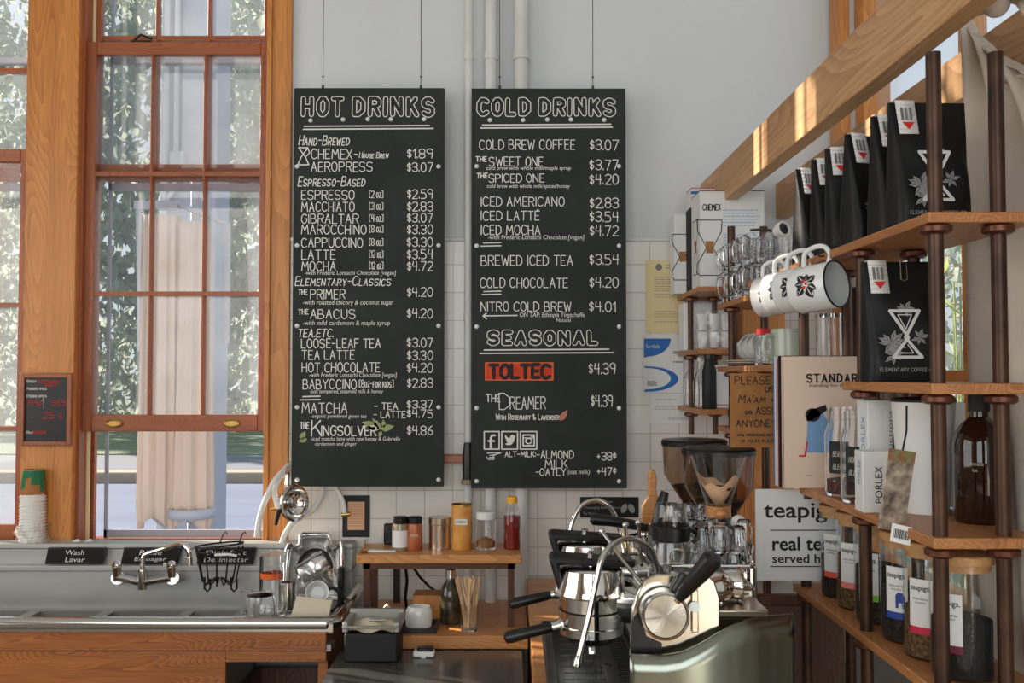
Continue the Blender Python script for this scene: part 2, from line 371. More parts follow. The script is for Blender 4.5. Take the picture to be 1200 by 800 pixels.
def type_mesh(text, bold=0, shear=0):
    key = (text, bold, shear)
    if key not in _fc:
        cu = bpy.data.curves.new('t', 'FONT'); cu.body = text; cu.size = 1; cu.shear = shear; cu.offset = bold; cu.resolution_u = 3
        o = bpy.data.objects.new('t', cu); C.objects.link(o); dg = bpy.context.evaluated_depsgraph_get(); dg.update()
        ev = o.evaluated_get(dg); me = ev.to_mesh(); vs = [(v.co.x, v.co.y) for v in me.vertices]; fs = [tuple(p.vertices) for p in me.polygons]; ev.to_mesh_clear()
        bpy.data.objects.remove(o); bpy.data.curves.remove(cu)
        xs = [v[0] for v in vs]; ys = [v[1] for v in vs]
        _fc[key] = (vs, fs, min(xs), max(xs), min(ys), max(ys))
    return _fc[key]
def typed(mb, text, x0, x1, z0, z1, fn, bold=0, shear=0):
    vs, fs, a, b, c, d = type_mesh(text, bold, shear)
    mb.add([fn(x0+(v[0]-a)/(b-a)*(x1-x0), z0+(v[1]-c)/(d-c)*(z1-z0)) for v in vs], fs)
def front(y): return lambda u, v: (u, y, v)        # lettering on a face looking towards -y
# ================================================================== the setting
WY = 3.6
struct(MB().box(-4.2, 1.40, -3.6, 3.76, -.06, 0).build('floor', 'floor'))
struct(MB().box(-4.2, 1.40, -3.6, 3.76, 4.6, 4.7).build('ceiling', 'ceiling'))
wb = MB()
wb.box(-4.2, -2.66, 3.612, 3.735, 0, 4.6); wb.box(-2.66, -.92, 3.612, 3.735, 0, 1.03); wb.box(-2.66, -.92, 3.612, 3.735, 4.3, 4.6); wb.box(-.92, 1.40, 3.612, 3.735, 0, 4.6)
struct(wb.build('wall_back', 'wall'))
struct(MB().box(-.868, 1.265, 3.6, 3.6115, .6, 2.205).build('trim_1', 'tile'))
struct(MB().box(-.872, 1.265, 3.592, 3.6115, 2.205, 2.222).build('trim_2', 'pipe', bevel=.004))
wr = MB()
wr.box(1.265, 1.40, -3.6, 1.1, 0, 4.6); wr.box(1.265, 1.40, 3.5, 3.612, 0, 4.6); wr.box(1.265, 1.40, 1.1, 3.5, 0, .95); wr.box(1.265, 1.40, 1.1, 3.5, 3.9, 4.6)
struct(wr.build('wall_right', 'wall'))
wl = MB()
wl.box(-4.2, -4.1, -3.6, -1.2, 0, 4.6); wl.box(-4.2, -4.1, 2.4, 3.612, 0, 4.6); wl.box(-4.2, -4.1, -1.2, 2.4, 0, .9); wl.box(-4.2, -4.1, -1.2, 2.4, 3.5, 4.6)
struct(wl.build('wall_left', 'room'))
wq = MB()
wq.box(-4.1, -3.1, -3.6, -3.45, 0, 4.6); wq.box(1.3, 1.40, -3.6, -3.45, 0, 4.6); wq.box(-3.1, 1.3, -3.6, -3.45, 0, 1.1); wq.box(-3.1, 1.3, -3.6, -3.45, 3.8, 4.6)
struct(wq.build('wall_rear', 'room'))
def frame_win(name, along, x0, x1, z0, z1, y, cols, rows, mv, mh):
    r = bpy.data.objects.new(name, None); C.objects.link(r); r['kind'] = 'structure'
    A = (lambda m, a0, a1, b0, b1, c0, c1: m.box(a0, a1, b0, b1, c0, c1)) if along == 'x' else (lambda m, a0, a1, b0, b1, c0, c1: m.box(b0, b1, a0, a1, c0, c1))
    m = MB(); A(m, x0, x0+.09, y-.05, y+.05, z0, z1); A(m, x1-.09, x1, y-.05, y+.05, z0, z1); A(m, x0, x1, y-.05, y+.05, z0, z0+.09); A(m, x0, x1, y-.05, y+.05, z1-.09, z1)
    m.build('window_frame', mv, r, .004)
    m = MB()
    for i in range(1, cols): q = x0+(x1-x0)*i/cols; A(m, q-.025, q+.025, y-.03, y+.03, z0, z1)
    for i in range(1, rows): q = z0+(z1-z0)*i/rows; A(m, x0, x1, y-.025, y+.025, q-.02, q+.02)
    m.build('muntin', mh, r)
    return r
frame_win('window_4', 'y', -1.2, 2.4, .9, 3.5, -4.15, 4, 3, 'oak_v', 'oak_v')
frame_win('window_5', 'x', -3.1, 1.3, 1.1, 3.8, -3.52, 5, 3, 'oak_v', 'oak_v')
w3 = frame_win('window_3', 'y', 1.1, 3.5, .95, 3.9, 1.34, 3, 4, 'oak_v', 'oak_v')
pm = MB(); pm.box(1.335, 1.341, 1.12, 3.48, .97, 3.88); pm.build('pane', 'pane', w3)
struct(MB().box(1.225, 1.266, 3.48, 3.585, .9, 4.2).build('trim_3', 'oak_v', bevel=.004))
# ---- the two sash windows
def sash(name, par, x0, x1, z0, z1, y, xs, zs, st=.042, rt=.05, rb=.065, d=.034, mw=.017):
    m = MB(); m.box(x0, x0+st, y-d/2, y+d/2, z0, z1); m.box(x1-st, x1, y-d/2, y+d/2, z0, z1)
    o = m.build(name, 'sash_v', par, .003)
    m = MB(); m.box(x0+st, x1-st, y-d/2, y+d/2, z1-rt, z1); m.box(x0+st, x1-st, y-d/2, y+d/2, z0, z0+rb)
    m.build('rail', 'sash_x', o, .003)
    m = MB()
    for q in xs: m.prism_z([(q-mw/2, y-.004), (q-.003, y-d/2+.001), (q+.003, y-d/2+.001), (q+mw/2, y-.004), (q+mw/2, y+.010), (q-mw/2, y+.010)], z0+rb, z1-rt)
    m.build('muntin', 'sash_v', o)
    m = MB()
    for q in zs: m.box(x0+st, x1-st, y-d/2+.002, y+.010, q-mw/2, q+mw/2)
    m.build('muntin', 'sash_x', o)
    MB().box(x0+st, x1-st, y+.002, y+.005, z0+rb, z1-rt).build('pane', 'pane', o)
    return o
def sash_window(n, x0, x1, low, zs):
    r = bpy.data.objects.new('window_%d' % n, None); C.objects.link(r); r['kind'] = 'structure'
    m = MB()
    for a, b in ((x0, x0+.012), (x1-.012, x1)): m.box(a, b, 3.62, 3.735, 1.03, 4.3)
    m.box(x0, x1, 3.62, 3.80, 1.0, 1.045)
    m.build('jamb', 'sash_v', r)
    m = MB()
    for a, b in ((x0+.012, x0+.024), (x1-.024, x1-.012)): m.box(a, b, 3.682, 3.690, 1.045, 4.3)
    m.build('weatherstrip', 'cream', r)
    m = MB()
    for a, b in ((x0+.012, x0+.030), (x1-.022, x1-.012)): m.box(a, b, 3.712, 3.735, 1.045, 4.3)
    m.build('stop', 'sash_v', r)
    t = (x1-x0-.024)/3
    xs = [x0+.012+.045+(x1-x0-.024-.09)*k/3 for k in (1, 2)]
    sash('lower_sash', r, x0+.004, x1-.004, low, low+1.525, 3.66, xs, [low+.065+(1.525-.115)*k/3 for k in (1, 2)] if n == 1 else zs)
    sash('upper_sash', r, x0+.014, x1-.014, 2.46, 4.25, 3.700, xs, [3.03, 3.6] if n == 1 else [2.9, 3.35, 3.8], .03)
    m = MB()
    for a, b in ((x0+.058, x0+.070), (x1-.045, x1-.033)): m.box(a, b, 3.74, 3.752, 1.045, 4.3)
    for z in (1.05, 2.94, 2.43): m.box(x0+.058, x1-.033, 3.74, 3.752, z, z+.03)
    m.build('storm_frame', 'column', r)
    return r
w1 = sash_window(1, -1.675, -.94, 1.474, [])
w2 = sash_window(2, -2.61, -1.875, 1.05, [1.485, 1.965])
for x in (-1.54, -1.085):
    m = MB(); pts = [(x+.03*math.cos(t)*(1), 3.637, 1.506+.013*math.sin(t)) for t in [2*PI*k/20 for k in range(20)]]
    m.tube(pts, .0035, 6, closed=True); m.prism([(x+.028*math.cos(2*PI*k/20), 1.506+.011*math.sin(2*PI*k/20)) for k in range(20)], 3.638, 3.643)
    m.build('sash_lift', 'brass', w1)
m = MB(); m.box(-1.50, -1.42, 3.65, 3.69, 3.0, 3.008); m.tube([(-1.49, 3.66, 3.012), (-1.46, 3.65, 3.03), (-1.42, 3.66, 3.016)], .005, 6); m.build('sash_lock', 'iron', w1)
m = MB(); m.box(-1.875, -1.675, 3.59, 3.76, 1.03, 4.4); struct(m.build('trim_4', 'oak_v', bevel=.004))
m = MB(); m.box(-.94, -.852, 3.588, 3.64, 1.03, 4.4); m.box(-.945, -.925, 3.575, 3.66, 1.03, 4.4); struct(m.build('trim_5', 'oak_v', bevel=.003))
m = MB(); m.box(-2.75, -2.61, 3.588, 3.64, 1.03, 4.4); struct(m.build('trim_6', 'oak_v', bevel=.003))
# ---- outdoors
struct(MB().box(-60, 40, 3.8, 14.8, -.1, -.02).build('ground', 'road'))
struct(MB().box(-60, 40, 14.8, 15.25, -.1, .14).build('kerb', 'kerb', bevel=.03))
struct(MB().box(-60, 40, 15.25, 18.2, -.1, .12).build('sidewalk', 'walk'))
struct(MB().box(-60, 40, 18.2, 60, -.1, .14).build('lawn', 'lawn'))
def crown(mb, c, rx, rz, n, s, r):
    for i in range(n):
        u = r.random(); a = r.uniform(0, 2*PI); z = r.uniform(-1, 1); q = math.sqrt(1-z*z)*(.55+.45*u**.4); 
        wob = 1+.25*math.sin(5*a+3*z)*math.cos(4*z+a)
        p = Vector((c[0]+rx*q*math.cos(a)*wob, c[1]+rx*q*math.sin(a)*wob, c[2]+rz*z*wob))
        d = Euler((r.uniform(0, 6), r.uniform(0, 6), r.uniform(0, 6))).to_matrix(); k = s*r.uniform(.6, 1.3)
        mb.add([p+d @ Vector((-k, 0, 0)), p+d @ Vector((0, -k*.55, .1*k)), p+d @ Vector((k, 0, 0)), p+d @ Vector((0, k*.55, .1*k))], [(0, 1, 2, 3)])
def tree(x, y, h, rx, n, label, seed):
    r = random.Random(seed); t = thing('tree', label, 'tree', (x, y, .14), 0, None)
    m = MB(); m.tube([(0, 0, 0), (.1, 0, h*.3), (0, .1, h*.7)], .2, 8, [.3, .22, .1]); m.build('trunk', 'bark', t)
    m = MB(); crown(m, (0, 0, h*.58), rx, h*.44, n, .17, r); m.build('crown', 'leaf', t, flat=True, norm=False)
tree(-7.2, 20.5, 12.5, 3.0, 9000, 'pale leafy tree beyond the street, seen through the left panes of the raised sash', 1)
tree(-6.6, 30, 13, 2.9, 9000, 'pale leafy tree beyond the street, seen through the right panes of the raised sash', 2)
tree(-14.6, 24, 12, 3.0, 9000, 'leafy tree beyond the street, seen through the window at the far left', 3)
m = MB(); r_ = random.Random(5)
for k in range(9): crown(m, (-16+k*1.7, 27, 1.2), 1.5, 1.9, 900, .16, r_)
tag(m.build('hedge', 'leaf', flat=True, norm=False), 'long low hedge at the back of the lawn across the street', 'hedge')
# porch column with downpipe, closed parasol
t = thing('porch_column', 'tall pale grey column with a white downpipe right outside the raised sash window', 'column', tuple(at(226, 437, 7.4))[:2]+(0,))
MB().box(-.22, .2, -.1, .25, -.02, 6).build('shaft', 'column', t, .01)
m = MB(); m.tube([(-.19, -.15, 0), (-.19, -.15, 6)], .03, 8); m.tube([(-.10, -.14, 3.2), (-.10, -.14, 6)], .02, 8); m.tube([(-.19, -.15, 3.0), (-.12, -.15, 3.12), (-.1, -.14, 3.25)], .02, 8); m.box(-.14, -.04, -.17, -.1, 3.3, 3.42); m.build('downpipe', 'cream2', t)
b0 = at(203, 437, 5.6)
t = thing('parasol', 'closed cream patio parasol with hanging pleated canvas outside the raised sash window', 'parasol', (b0.x, b0.y, -.02))
m = MB(); m.tube([(.09, .1, 0), (.09, .1, 2.95)], .03, 10); m.build('pole', 'column', t)
m = MB(); m.box(-.24, .02, -.02, .03, 2.70, 2.75); m.tube([(-.22, 0, 2.72), (-.20, 0, 1.85)], .016, 8); m.tube([(0, 0, 2.74), (.3, .05, 2.62), (.3, .05, 1.9)], .02, 8); m.build('arm', 'column', t)
zb = at(200, 612, 5.6).z+.02
def lobe(cx, w0, w1, ph, zt, zbm):
    def fn(u, v):
        a = u*2*PI; wv = 1+.10*math.sin(9*a+ph)+.05*math.sin(17*a)
        k = w0+(w1-w0)*v; z = zt-(zt-zbm)*v
        if v > .93: k *= .93
        return (cx+k*wv*math.cos(a), .8*k*wv*math.sin(a), z+.04*math.sin(3*a)*v)
    return MB().grid(fn, 72, 24)
lobe(-.075, .10, .125, 0, 2.66, zb).build('canopy', 'canvas', t, solid=.004); lobe(.12, .09, .125, 2, 2.62, zb-.01).build('canopy', 'canvas', t, solid=.004)
m = MB(); m.lathe([(.128, -.03), (.134, 0), (.128, .03)], 24, (.12, 0, zb+.06)); m.build('tie_band', 'column', t, solid=.004)
# ---- beams near the ceiling, right
for nm, x, lab, ye in (('ceiling_beam', .73, 'pale timber beam nearest the menu boards, striped with sunlight', 3.61), ('ceiling_beam', 1.02, 'second timber beam beside the right window, behind the black coffee bags', 3.61)):
    t = tag(MB().box(0, .045, -2.6, 0, 0, .138).build(nm, 'beam', bevel=.003), lab, 'beam'); t.location = (x, ye, CZ+.593)
# ---- pipes on the wall
for px, r, lab in ((549, .016, 'slim white pipe up the wall, leftmost of the three'), (575, .022, 'white pipe up the wall between the menu boards, middle of the three'), (611, .027, 'thickest white pipe up the wall, right of the other two')):
    x = at(px, 437, 3.56).x; m = MB(); m.cyl((x, 3.565, .75), (x, 3.565, 4.58), r, n=16)
    for z in (1.0, 1.9, 2.9, 3.9): m.cyl((x, 3.565, z), (x, 3.565, z+.03), r*1.18, n=16)
    o = tag(m.build('wall_pipe', 'pipe'), lab, 'pipe')
x = at(549, 437, 3.53).x
t = thing('pipe_clamp', 'black clamp with a steel ring on the pipe under the cold drinks board', 'clamp', (x, 3.53, 0))
MB().lathe([(0, 1.30), (.022, 1.30), (.022, 1.40), (.016, 1.44), (0, 1.44)], 16).build('body', 'black', t); MB().lathe([(.018, 1.285), (.029, 1.285), (.029, 1.303), (.018, 1.303)], 16).build('ring', 'chrome', t)
p = at(537, 537, 3.57); o = MB().box(-.07, .05, -.02, .03, -.015, .015).build('wall_rail', 'sash_x', bevel=.003); o.location = (p.x, 3.565, p.z); tag(o, 'short brown wooden rail on the tiles between the two menu boards', 'rail')
# ================================================================== menu boards
BY = 3.50
def board(px0, px1, py0, py1, label):
    a = at(px0, py1, BY); b = at(px1, py0, BY); cx = (a.x+b.x)/2; cz = (a.z+b.z)/2
    t = thing('menu_board', label, 'menu board', (cx, BY, cz))
    MB().box(a.x-cx, b.x-cx, 0, .014, a.z-cz, b.z-cz).build('panel', 'board', t, .002)
    q = lambda px, py: ((at(px, py, BY).x-cx), (at(px, py, BY).z-cz))
    return t, q
PX = 1/(FPX/BY)
def writer(q, wd, t, ma='chalk'):
    m = MB()
    def wr(text, x0, x1, y0, y1, w=wd, slant=0, small=None):
        a = q(x0, y1); b = q(x1, y0); mm = MB(); hand(mm, text, a[0], b[0], a[1], b[1], w*PX, front(-.0006), slant, small)
        mm.build('price' if text[0] in '$+' else 'menu_line', ma, t, norm=False)
    def line(x0, y0, x1, y1, w=wd): mm = MB(); ribbon(mm, [q(x0, y0), q(x1, y1)], w*PX, front(-.0006)); mm.build('rule_line', ma, t, norm=False)
    def ty(text, x0, x1, y0, y1): a = q(x0, y1); b = q(x1, y0); mm = MB(); typed(mm, text, a[0], b[0], a[1], b[1], front(-.0006), 0, .12); mm.build('small_print', ma, t, norm=False)
    return m, wr, line, ty
def heading(q, t, text, x0, x1, y0, y1, gap):
    ws = text.split(' ')
    if len(ws) == 2:
        rng.seed(5); f = [strokes(w, None, 4.6)[1]+.25 for w in ws]; k = (x1-x0)/(f[0]+f[1]+.55)
        heading(q, t, ws[0], x0, x0+f[0]*k, y0, y1, gap); heading(q, t, ws[1], x1-f[1]*k, x1, y0, y1, gap); return
    a = q(x0, y1); b = q(x1, y0)
    for nm, ma, w, y in (('heading_outline', 'chalk', 6.2, -.0005), ('heading_fill', 'board', 4.0, -.0010)):
        m = MB(); i = 3.2*PX
        rng.seed(5); st, W = strokes(text, None, 4.6); sx = (b[0]-a[0]-2*i)/W; sz = b[1]-a[1]-2*i
        for s in st: ribbon(m, [(a[0]+i+p[0]*sx, a[1]+i+p[1]*sz) for p in s], w*PX, front(y))
        m.build(nm, ma, t, norm=False)
def screws(q, t, xy):
    for x, y in xy:
        p = q(x, y); m = MB(); m.lathe([(0, .006), (.004, .0055), (.0075, .0025), (.0085, 0)], 12, M4=Matrix.Translation((p[0], 0, p[1])) @ Matrix.Rotation(PI/2, 4, 'X')); m.build('screw', 'white', t)
def wires(q, t, xs, ytop):
    for x in xs:
        p = q(x, ytop); m = MB(); m.cyl((p[0], .007, p[1]), (p[0], .007, 4.55-t.location.z), .0016, n=6); m.cyl((p[0], .007, p[1]-.005), (p[0], .007, p[1]+.012), .005, n=8); m.ball((p[0], .007, p[1]+.045), .0045, 8); m.build('hanging_wire', 'wire', t)
t, q = board(341, 521, 103, 570, 'chalkboard menu headed HOT DRINKS, hung nearest the window'); tb1 = t
wires(q, t, (378, 493), 103)
heading(q, t, 'HOT DRINKS', 352, 510, 112.5, 137.5, 1)
screws(q, t, [(364, 141), (402, 140), (431, 139.5), (458, 139.5), (497, 139.5)]+[(x, y) for y in (195, 287.5, 381.6, 477, 562) for x in (348, 514)])
m, wr, line, ty = writer(q, 1.05, t)
line(356.5, 148, 503, 147, 1.6); line(355.6, 151.5, 507.5, 150.5, 1.6)
wr('Hand-Brewed', 350, 409, 159, 170, 1.1, .15, 1); wr('CHEMEX-', 365, 419, 175, 186); wr('House Brew', 421, 455, 178.5, 185, .9, .1, 1); wr('AEROPRESS', 365, 436, 190, 201)
ribbon(m, [q(*p) for p in ((350, 173), (361, 173), (353, 184), (349, 193), (362, 193), (358, 184), (350, 173))], 1.3*PX, front(-.0006)); ribbon(m, [q(*p) for p in ((358, 184), (363, 179), (361, 174))], 1.2*PX, front(-.0006))
wr('Espresso-Based', 349, 427, 207, 218, 1.1, .15, 1)
for nm, oz, x1, y in (('ESPRESSO', '[2 oz]', 415, 223), ('MACCHIATO', '[3 oz]', 415, 237), ('GIBRALTAR', '[4 oz]', 420, 251), ('MAROCCHINO', '[8 oz]', 429, 263.5), ('CAPPUCCINO', '[8 oz]', 425, 279), ('LATTE', '[12 oz]', 393, 293), ('MOCHA', '[12 oz]', 393, 306.5)):
    wr(nm, 353.5, x1, y, y+10.6); wr(oz, 433, 449, y+.5, y+8.5, .85, 0, 1)
wr('Elementary-Classics', 346, 457, 324, 334.5, 1.1, .15, 1)
wr('THE', 350, 360, 339, 345, 1.1); wr('PRIMER', 364, 404, 339, 350); wr('THE', 350, 361, 362.5, 368, 1.1); wr('ABACUS', 364, 416, 362.5, 373)
wr('TEA,ETC.', 349, 390, 385.6, 394.7, 1.1, .15); wr('LOOSE-LEAF TEA', 353.5, 445.6, 397, 407.5); wr('TEA LATTE', 354, 415, 410.5, 421); wr('HOT CHOCOLATE', 354, 445, 425, 435.6); wr('BABYCCINO', 355, 417.5, 444.5, 455.6); wr('[8oz-for kids]', 421, 461, 445, 453.5, .9, 0, 1)
line(355, 464.5, 375, 464, 1.5); line(352, 468.4, 375, 468, 1.5)
wr('MATCHA', 354, 406.5, 472, 484); wr('- TEA', 438.5, 466, 472, 479.5); wr('- LATTE', 438, 475, 481.6, 489.4)
wr('THE', 352, 362, 494.7, 502, 1.1); wr('K', 365, 377, 493, 511, 1.6); wr('ingsolver', 377, 441, 499, 510, 1.4)
for s, y in (('$1.89', 174.5), ('$3.07', 190.6), ('$2.59', 222), ('$2.83', 236.5), ('$3.07', 250), ('$3.30', 263.5), ('$3.30', 278.5), ('$3.54', 292.5), ('$4.72', 306.5), ('$4.20', 337), ('$4.20', 362), ('$3.07', 396), ('$3.30', 411), ('$4.20', 425.5), ('$2.83', 443.5), ('$3.37', 469), ('$4.75', 480), ('$4.86', 499)):
    wr(s, 477.5, 507, y, y+(9 if y in (469, 480) else 10.4))
m.build('chalk_drawing', 'chalk', t, norm=False)
m, wr, line, ty = writer(q, 1, t)
ty('-with Frederic Lonsachi Chocolate [vegan]', 357, 464, 317, 323.5); ty('-with roasted chicory & coconut sugar', 355, 461, 351.5, 358.5); ty('-with mild cardamom & maple syrup', 355, 457, 375.5, 382.5); ty('-with Frederic Lonsachi Chocolate [vegan]', 362, 465, 436.5, 443); ty('-just tempered, steamed milk & honey', 363, 449, 456, 462); ty('-organic powdered green tea', 364, 429.5, 485, 491); ty('-iced matcha latte with raw honey & Gabrielle', 364, 469, 511.5, 517.5); ty('cardamom and ginger', 369, 418, 517.8, 523)
def leaf2(m, q, x0, y0, x1, y1, wd):
    a = Vector(q(x0, y0)); b = Vector(q(x1, y1)); d = b-a; n_ = Vector((-d.y, d.x))*wd
    P = [a, a+d*.3+n_, a+d*.65+n_*.8, b, a+d*.65-n_*.8, a+d*.3-n_]
    m.add([(p.x, -.0007, p.y) for p in P], [tuple(range(6))])
m = MB()
for L in ((445, 502, 424, 494, .22), (447, 503, 436, 490, .2), (446, 503, 462, 499, .25), (447, 505, 444, 512, .3), (450, 501, 449, 491, .25), (446, 503, 428, 500, .15), (360, 514, 350, 517, .3), (352, 515, 358, 505, .3)): leaf2(m, q, *L)
m.build('leaf_drawing', 'chalk_green', t, norm=False)
t, q = board(552, 733, 103.5, 572, 'chalkboard menu headed COLD DRINKS, hung over the shelf of jars'); tb2 = t
wires(q, t, (585.5, 695), 103.5)
heading(q, t, 'COLD DRINKS', 558, 722, 114, 137, 1); heading(q, t, 'SEASONAL', 570, 701.5, 386, 405.5, 1)
screws(q, t, [(574, 140.6), (613, 140.6), (641.5, 140), (669, 140), (708, 140.4)]+[(x, y) for y in (194.7, 288, 382.5, 478, 563.7) for x in (558.5, 725.5)])
m, wr, line, ty = writer(q, 1.05, t)
line(565.6, 146.5, 715.6, 145.5, 1.6); line(563.5, 150, 717.5, 149, 1.6)
for s, x0, x1, y0, y1 in (('COLD BREW COFFEE', 562, 673.5, 164, 175), ('SWEET ONE', 573.5, 636, 184, 194.5), ('SPICED ONE', 573, 637.5, 204, 213.5), ('ICED AMERICANO', 564, 661, 231, 241.5), ('ICED LATTÉ', 564, 632, 247.5, 258), ('ICED MOCHA', 564, 633, 264, 275), ('BREWED ICED TEA', 564, 671, 299.5, 311), ('COLD CHOCOLATE', 563, 665, 326, 337), ('NITRO COLD BREW', 563.5, 669, 354, 364.4), ('D', 585, 597, 461, 480), ('REAMER', 598, 639, 465, 479), ('-ALMOND', 629, 672, 528, 537), ('MILK', 639, 665, 539, 548), ('-OATLY', 628, 663, 549, 557)): wr(s, x0, x1, y0, y1)
for x0, x1, y0, y1 in ((558, 570, 183.5, 189), (559, 571, 203, 208.5), (570, 586, 462, 470.6)): wr('THE', x0, x1, y0, y1, 1.2)
for s, y in (('$3.07', 164), ('$3.77', 187.5), ('$4.20', 204.5), ('$2.83', 232), ('$3.54', 248), ('$4.72', 264.5), ('$3.54', 298), ('$4.20', 325)): wr(s, 691.5, 724.5, y, y+11.5)
wr('$4.01', 691, 721, 353.5, 365); wr('$4.39', 690.6, 720.6, 425.5, 438, 1.1); wr('$4.39', 693, 717.5, 463, 476, 1.1); wr('+38¢', 700, 722, 530, 539, 1.1); wr('+47¢', 700, 722, 548, 556.6, 1.1)
for y, x0, x1 in ((284.7, 566.5, 587), (288.4, 563.5, 587), (341.5, 567, 587), (345, 565, 587)): line(x0, y, x1, y-.5, 1.3)
line(567, 370, 606, 369.5, 1.4); line(566, 370, 570, 367, 1.4); line(566, 370, 570, 373.5, 1.4)
line(567.5, 410, 713.4, 409, 1.6); line(562.5, 414, 719, 413, 1.6)
wr('ALT-MILK:', 592, 627.5, 529, 535, 1); wr('With Rosemary & Lavender', 581, 655, 485, 491.5, .9, 0, 1)
for x0, x1 in ((567.5, 585), (588, 606.5), (609.7, 629)):
    ribbon(m, [q(*p) for p in ((x0, 505.5), (x1, 505.5), (x1, 526), (x0, 526), (x0, 505.5))], 1.5*PX, front(-.0006))
for p in (((575, 524), (575, 513), (576.5, 510), (580, 510)), ((572.5, 516.5), (579, 516.5))): ribbon(m, [q(*a) for a in p], 2.4*PX, front(-.0006))
poly = [(592, 509), (595, 512.5), (597.5, 513), (598.5, 510), (601, 509), (603, 510.5), (604.5, 510.5), (603.3, 512.5), (602.5, 517), (599, 521), (594.5, 521.5), (591.5, 520), (595, 518.5), (592.5, 516), (593.3, 515), (591.8, 512.5)]
m.add([(q(*p)[0], -.0006, q(*p)[1]) for p in poly], [tuple(range(len(poly)))])
ribbon(m, [q(*p) for p in ((613, 509.5), (626, 509.5), (626, 522), (613, 522), (613, 509.5))], 1.8*PX, front(-.0006)); ribbon(m, [q(619.5+3.6*math.cos(k*PI/6), 516.5+3.2*math.sin(k*PI/6)) for k in range(13)], 1.5*PX, front(-.0006)); ribbon(m, [q(613, 513), q(626, 513)], 1.3*PX, front(-.0006)); ribbon(m, [q(622.5, 511.2), q(624.5, 511.2)], 1.6*PX, front(-.0006))
for p in (((571, 531), (578, 530.5), (587, 530.5), (578, 533), (579, 538), (572, 538), (570, 535)), ((574, 533.5), (580, 533)), ((573, 536), (579, 535.5))): ribbon(m, [q(*a) for a in p], 1.0*PX, front(-.0006))
m.build('chalk_drawing', 'chalk', t, norm=False)
m, wr, line, ty = writer(q, 1, t)
ty('cold brew with whole milk/maple syrup', 570, 669, 194.5, 200.5); ty('cold brew with whole milk/spices/honey', 570.6, 668, 215.5, 221.5); ty('-with Frederic Lonsachi Chocolate [vegan]', 572, 684.7, 275.3, 282); ty('ON TAP: Ethiopia Yirgacheffe', 609, 685, 366, 373); ty('Natural', 652, 669, 372.8, 377); ty('(oat milk)', 665.6, 691, 549.7, 557)
a = q(569, 445); b = q(648, 424.7)
MB().box(a[0], b[0], -.0007, .0005, a[1], b[1]).build('painted_panel', 'toltec', t)
m = MB(); hand(m, 'TOLTEC', a[0]+.016, b[0]-.012, a[1]+.008, b[1]-.008, 4.2*PX, front(-.0014)); m.build('panel_lettering', 'ink', t, norm=False)
m = MB()
for p in (((569, 425), (648, 425)), ((569, 445), (648, 445)), ((648, 425), (648, 445)), ((569, 425), (569, 445))): ribbon(m, [q(*z) for z in p], 1.2*PX, front(-.0012))
m.build('panel_border', 'orange', t, norm=False)
m = MB(); leaf2(m, q, 656, 493, 665, 480, .22); m.build('pepper_drawing', 'chalk_pink', t, norm=False)
# ================================================================== papers and signs on the wall
def sheet(name, px0, px1, py0, py1, Y, m_, label, cat, th=.002):
    a = at(px0, py1, Y); b = at(px1, py0, Y); cx, cz = (a.x+b.x)/2, (a.z+b.z)/2
    t = thing(name, label, cat, (cx, Y, cz)); MB().box(a.x-cx, b.x-cx, -th, 0, a.z-cz, b.z-cz).build('sheet', m_, t)
    return t, lambda px, py: (at(px, py, Y).x-cx, at(px, py, Y).z-cz)
def textlines(t, q, x0, x1, ys, w, m_='inkgrey', y=-.0026, name='text_lines', ragged=.25, seed=1):
    m = MB(); r = random.Random(seed); s = 3.6/FPX
    for v in ys:
        x = x0
        while x < x1-(x1-x0)*ragged*r.random():
            l = r.uniform(1.5, 5); a = q(x, v); b = q(min(x+l, x1), v); ribbon(m, [a, b], w*s, front(y)); x += l+1.2
    m.build(name, m_, t, norm=False)
t, q = sheet('wall_notice', 757, 800, 305, 390, 3.598, 'cream', 'yellowed letter pinned on the tiles above the blue and white notice', 'notice')
textlines(t, q, 767, 797, [325+k*2.6 for k in range(7)]+[345, 348, 365, 368, 371, 377], .6); m = MB(); m.lathe([(0, .003), (.013, .003), (.013, 0)], 16, M4=Matrix.Translation((q(772, 313)[0], 0, q(772, 313)[1])) @ Matrix.Rotation(PI/2, 4, 'X')); m.build('seal', 'inkgrey', t); textlines(t, q, 780, 798, [311, 314], .8, seed=4)
t, q = sheet('wall_notice', 754, 800, 393, 460, 3.596, 'paper', 'blue and white notice with curved blue shapes under the yellowed letter', 'notice')
m = MB(); P = [(754.5, 396.5)]+[(786, 396.5)]+[(786-26*(1-math.cos(k*PI/16)), 396.5+21*math.sin(k*PI/16)) for k in range(1, 9)]+[(754.5, 419)]; m.add([(q(*p)[0], -.0026, q(*p)[1]) for p in P], [tuple(range(len(P)))])
outer = [(755, 429)]+[(757+38*math.sin(k*PI/12), 459-30*(1+math.cos(k*PI/12))/2) for k in range(0, 13)]+[(755, 459)]; inner = [(755, 457)]+[(757+29*math.sin(k*PI/12), 456-25*(1+math.cos(k*PI/12))/2) for k in range(12, -1, -1)]+[(755, 431)]
n_ = min(len(outer), len(inner)); inn = list(reversed(inner))
for i in range(n_-1): m.add([(q(*p)[0], -.0026, q(*p)[1]) for p in (outer[i], outer[i+1], inn[i+1], inn[i])], [(0, 1, 2, 3)])
m.build('blue_shapes', 'blue', t, norm=False)
m = MB(); a, b = q(757, 408), q(773, 403.5); typed(m, 'ServSafe', a[0], b[0], a[1], b[1], front(-.003)); m.build('logo_text', 'whiteink', t, norm=False); textlines(t, q, 759, 769, [447, 449, 451], 1.0, 'ink'); textlines(t, q, 789, 799, [412, 414, 424], 1.0, 'ink', name='heading_text')
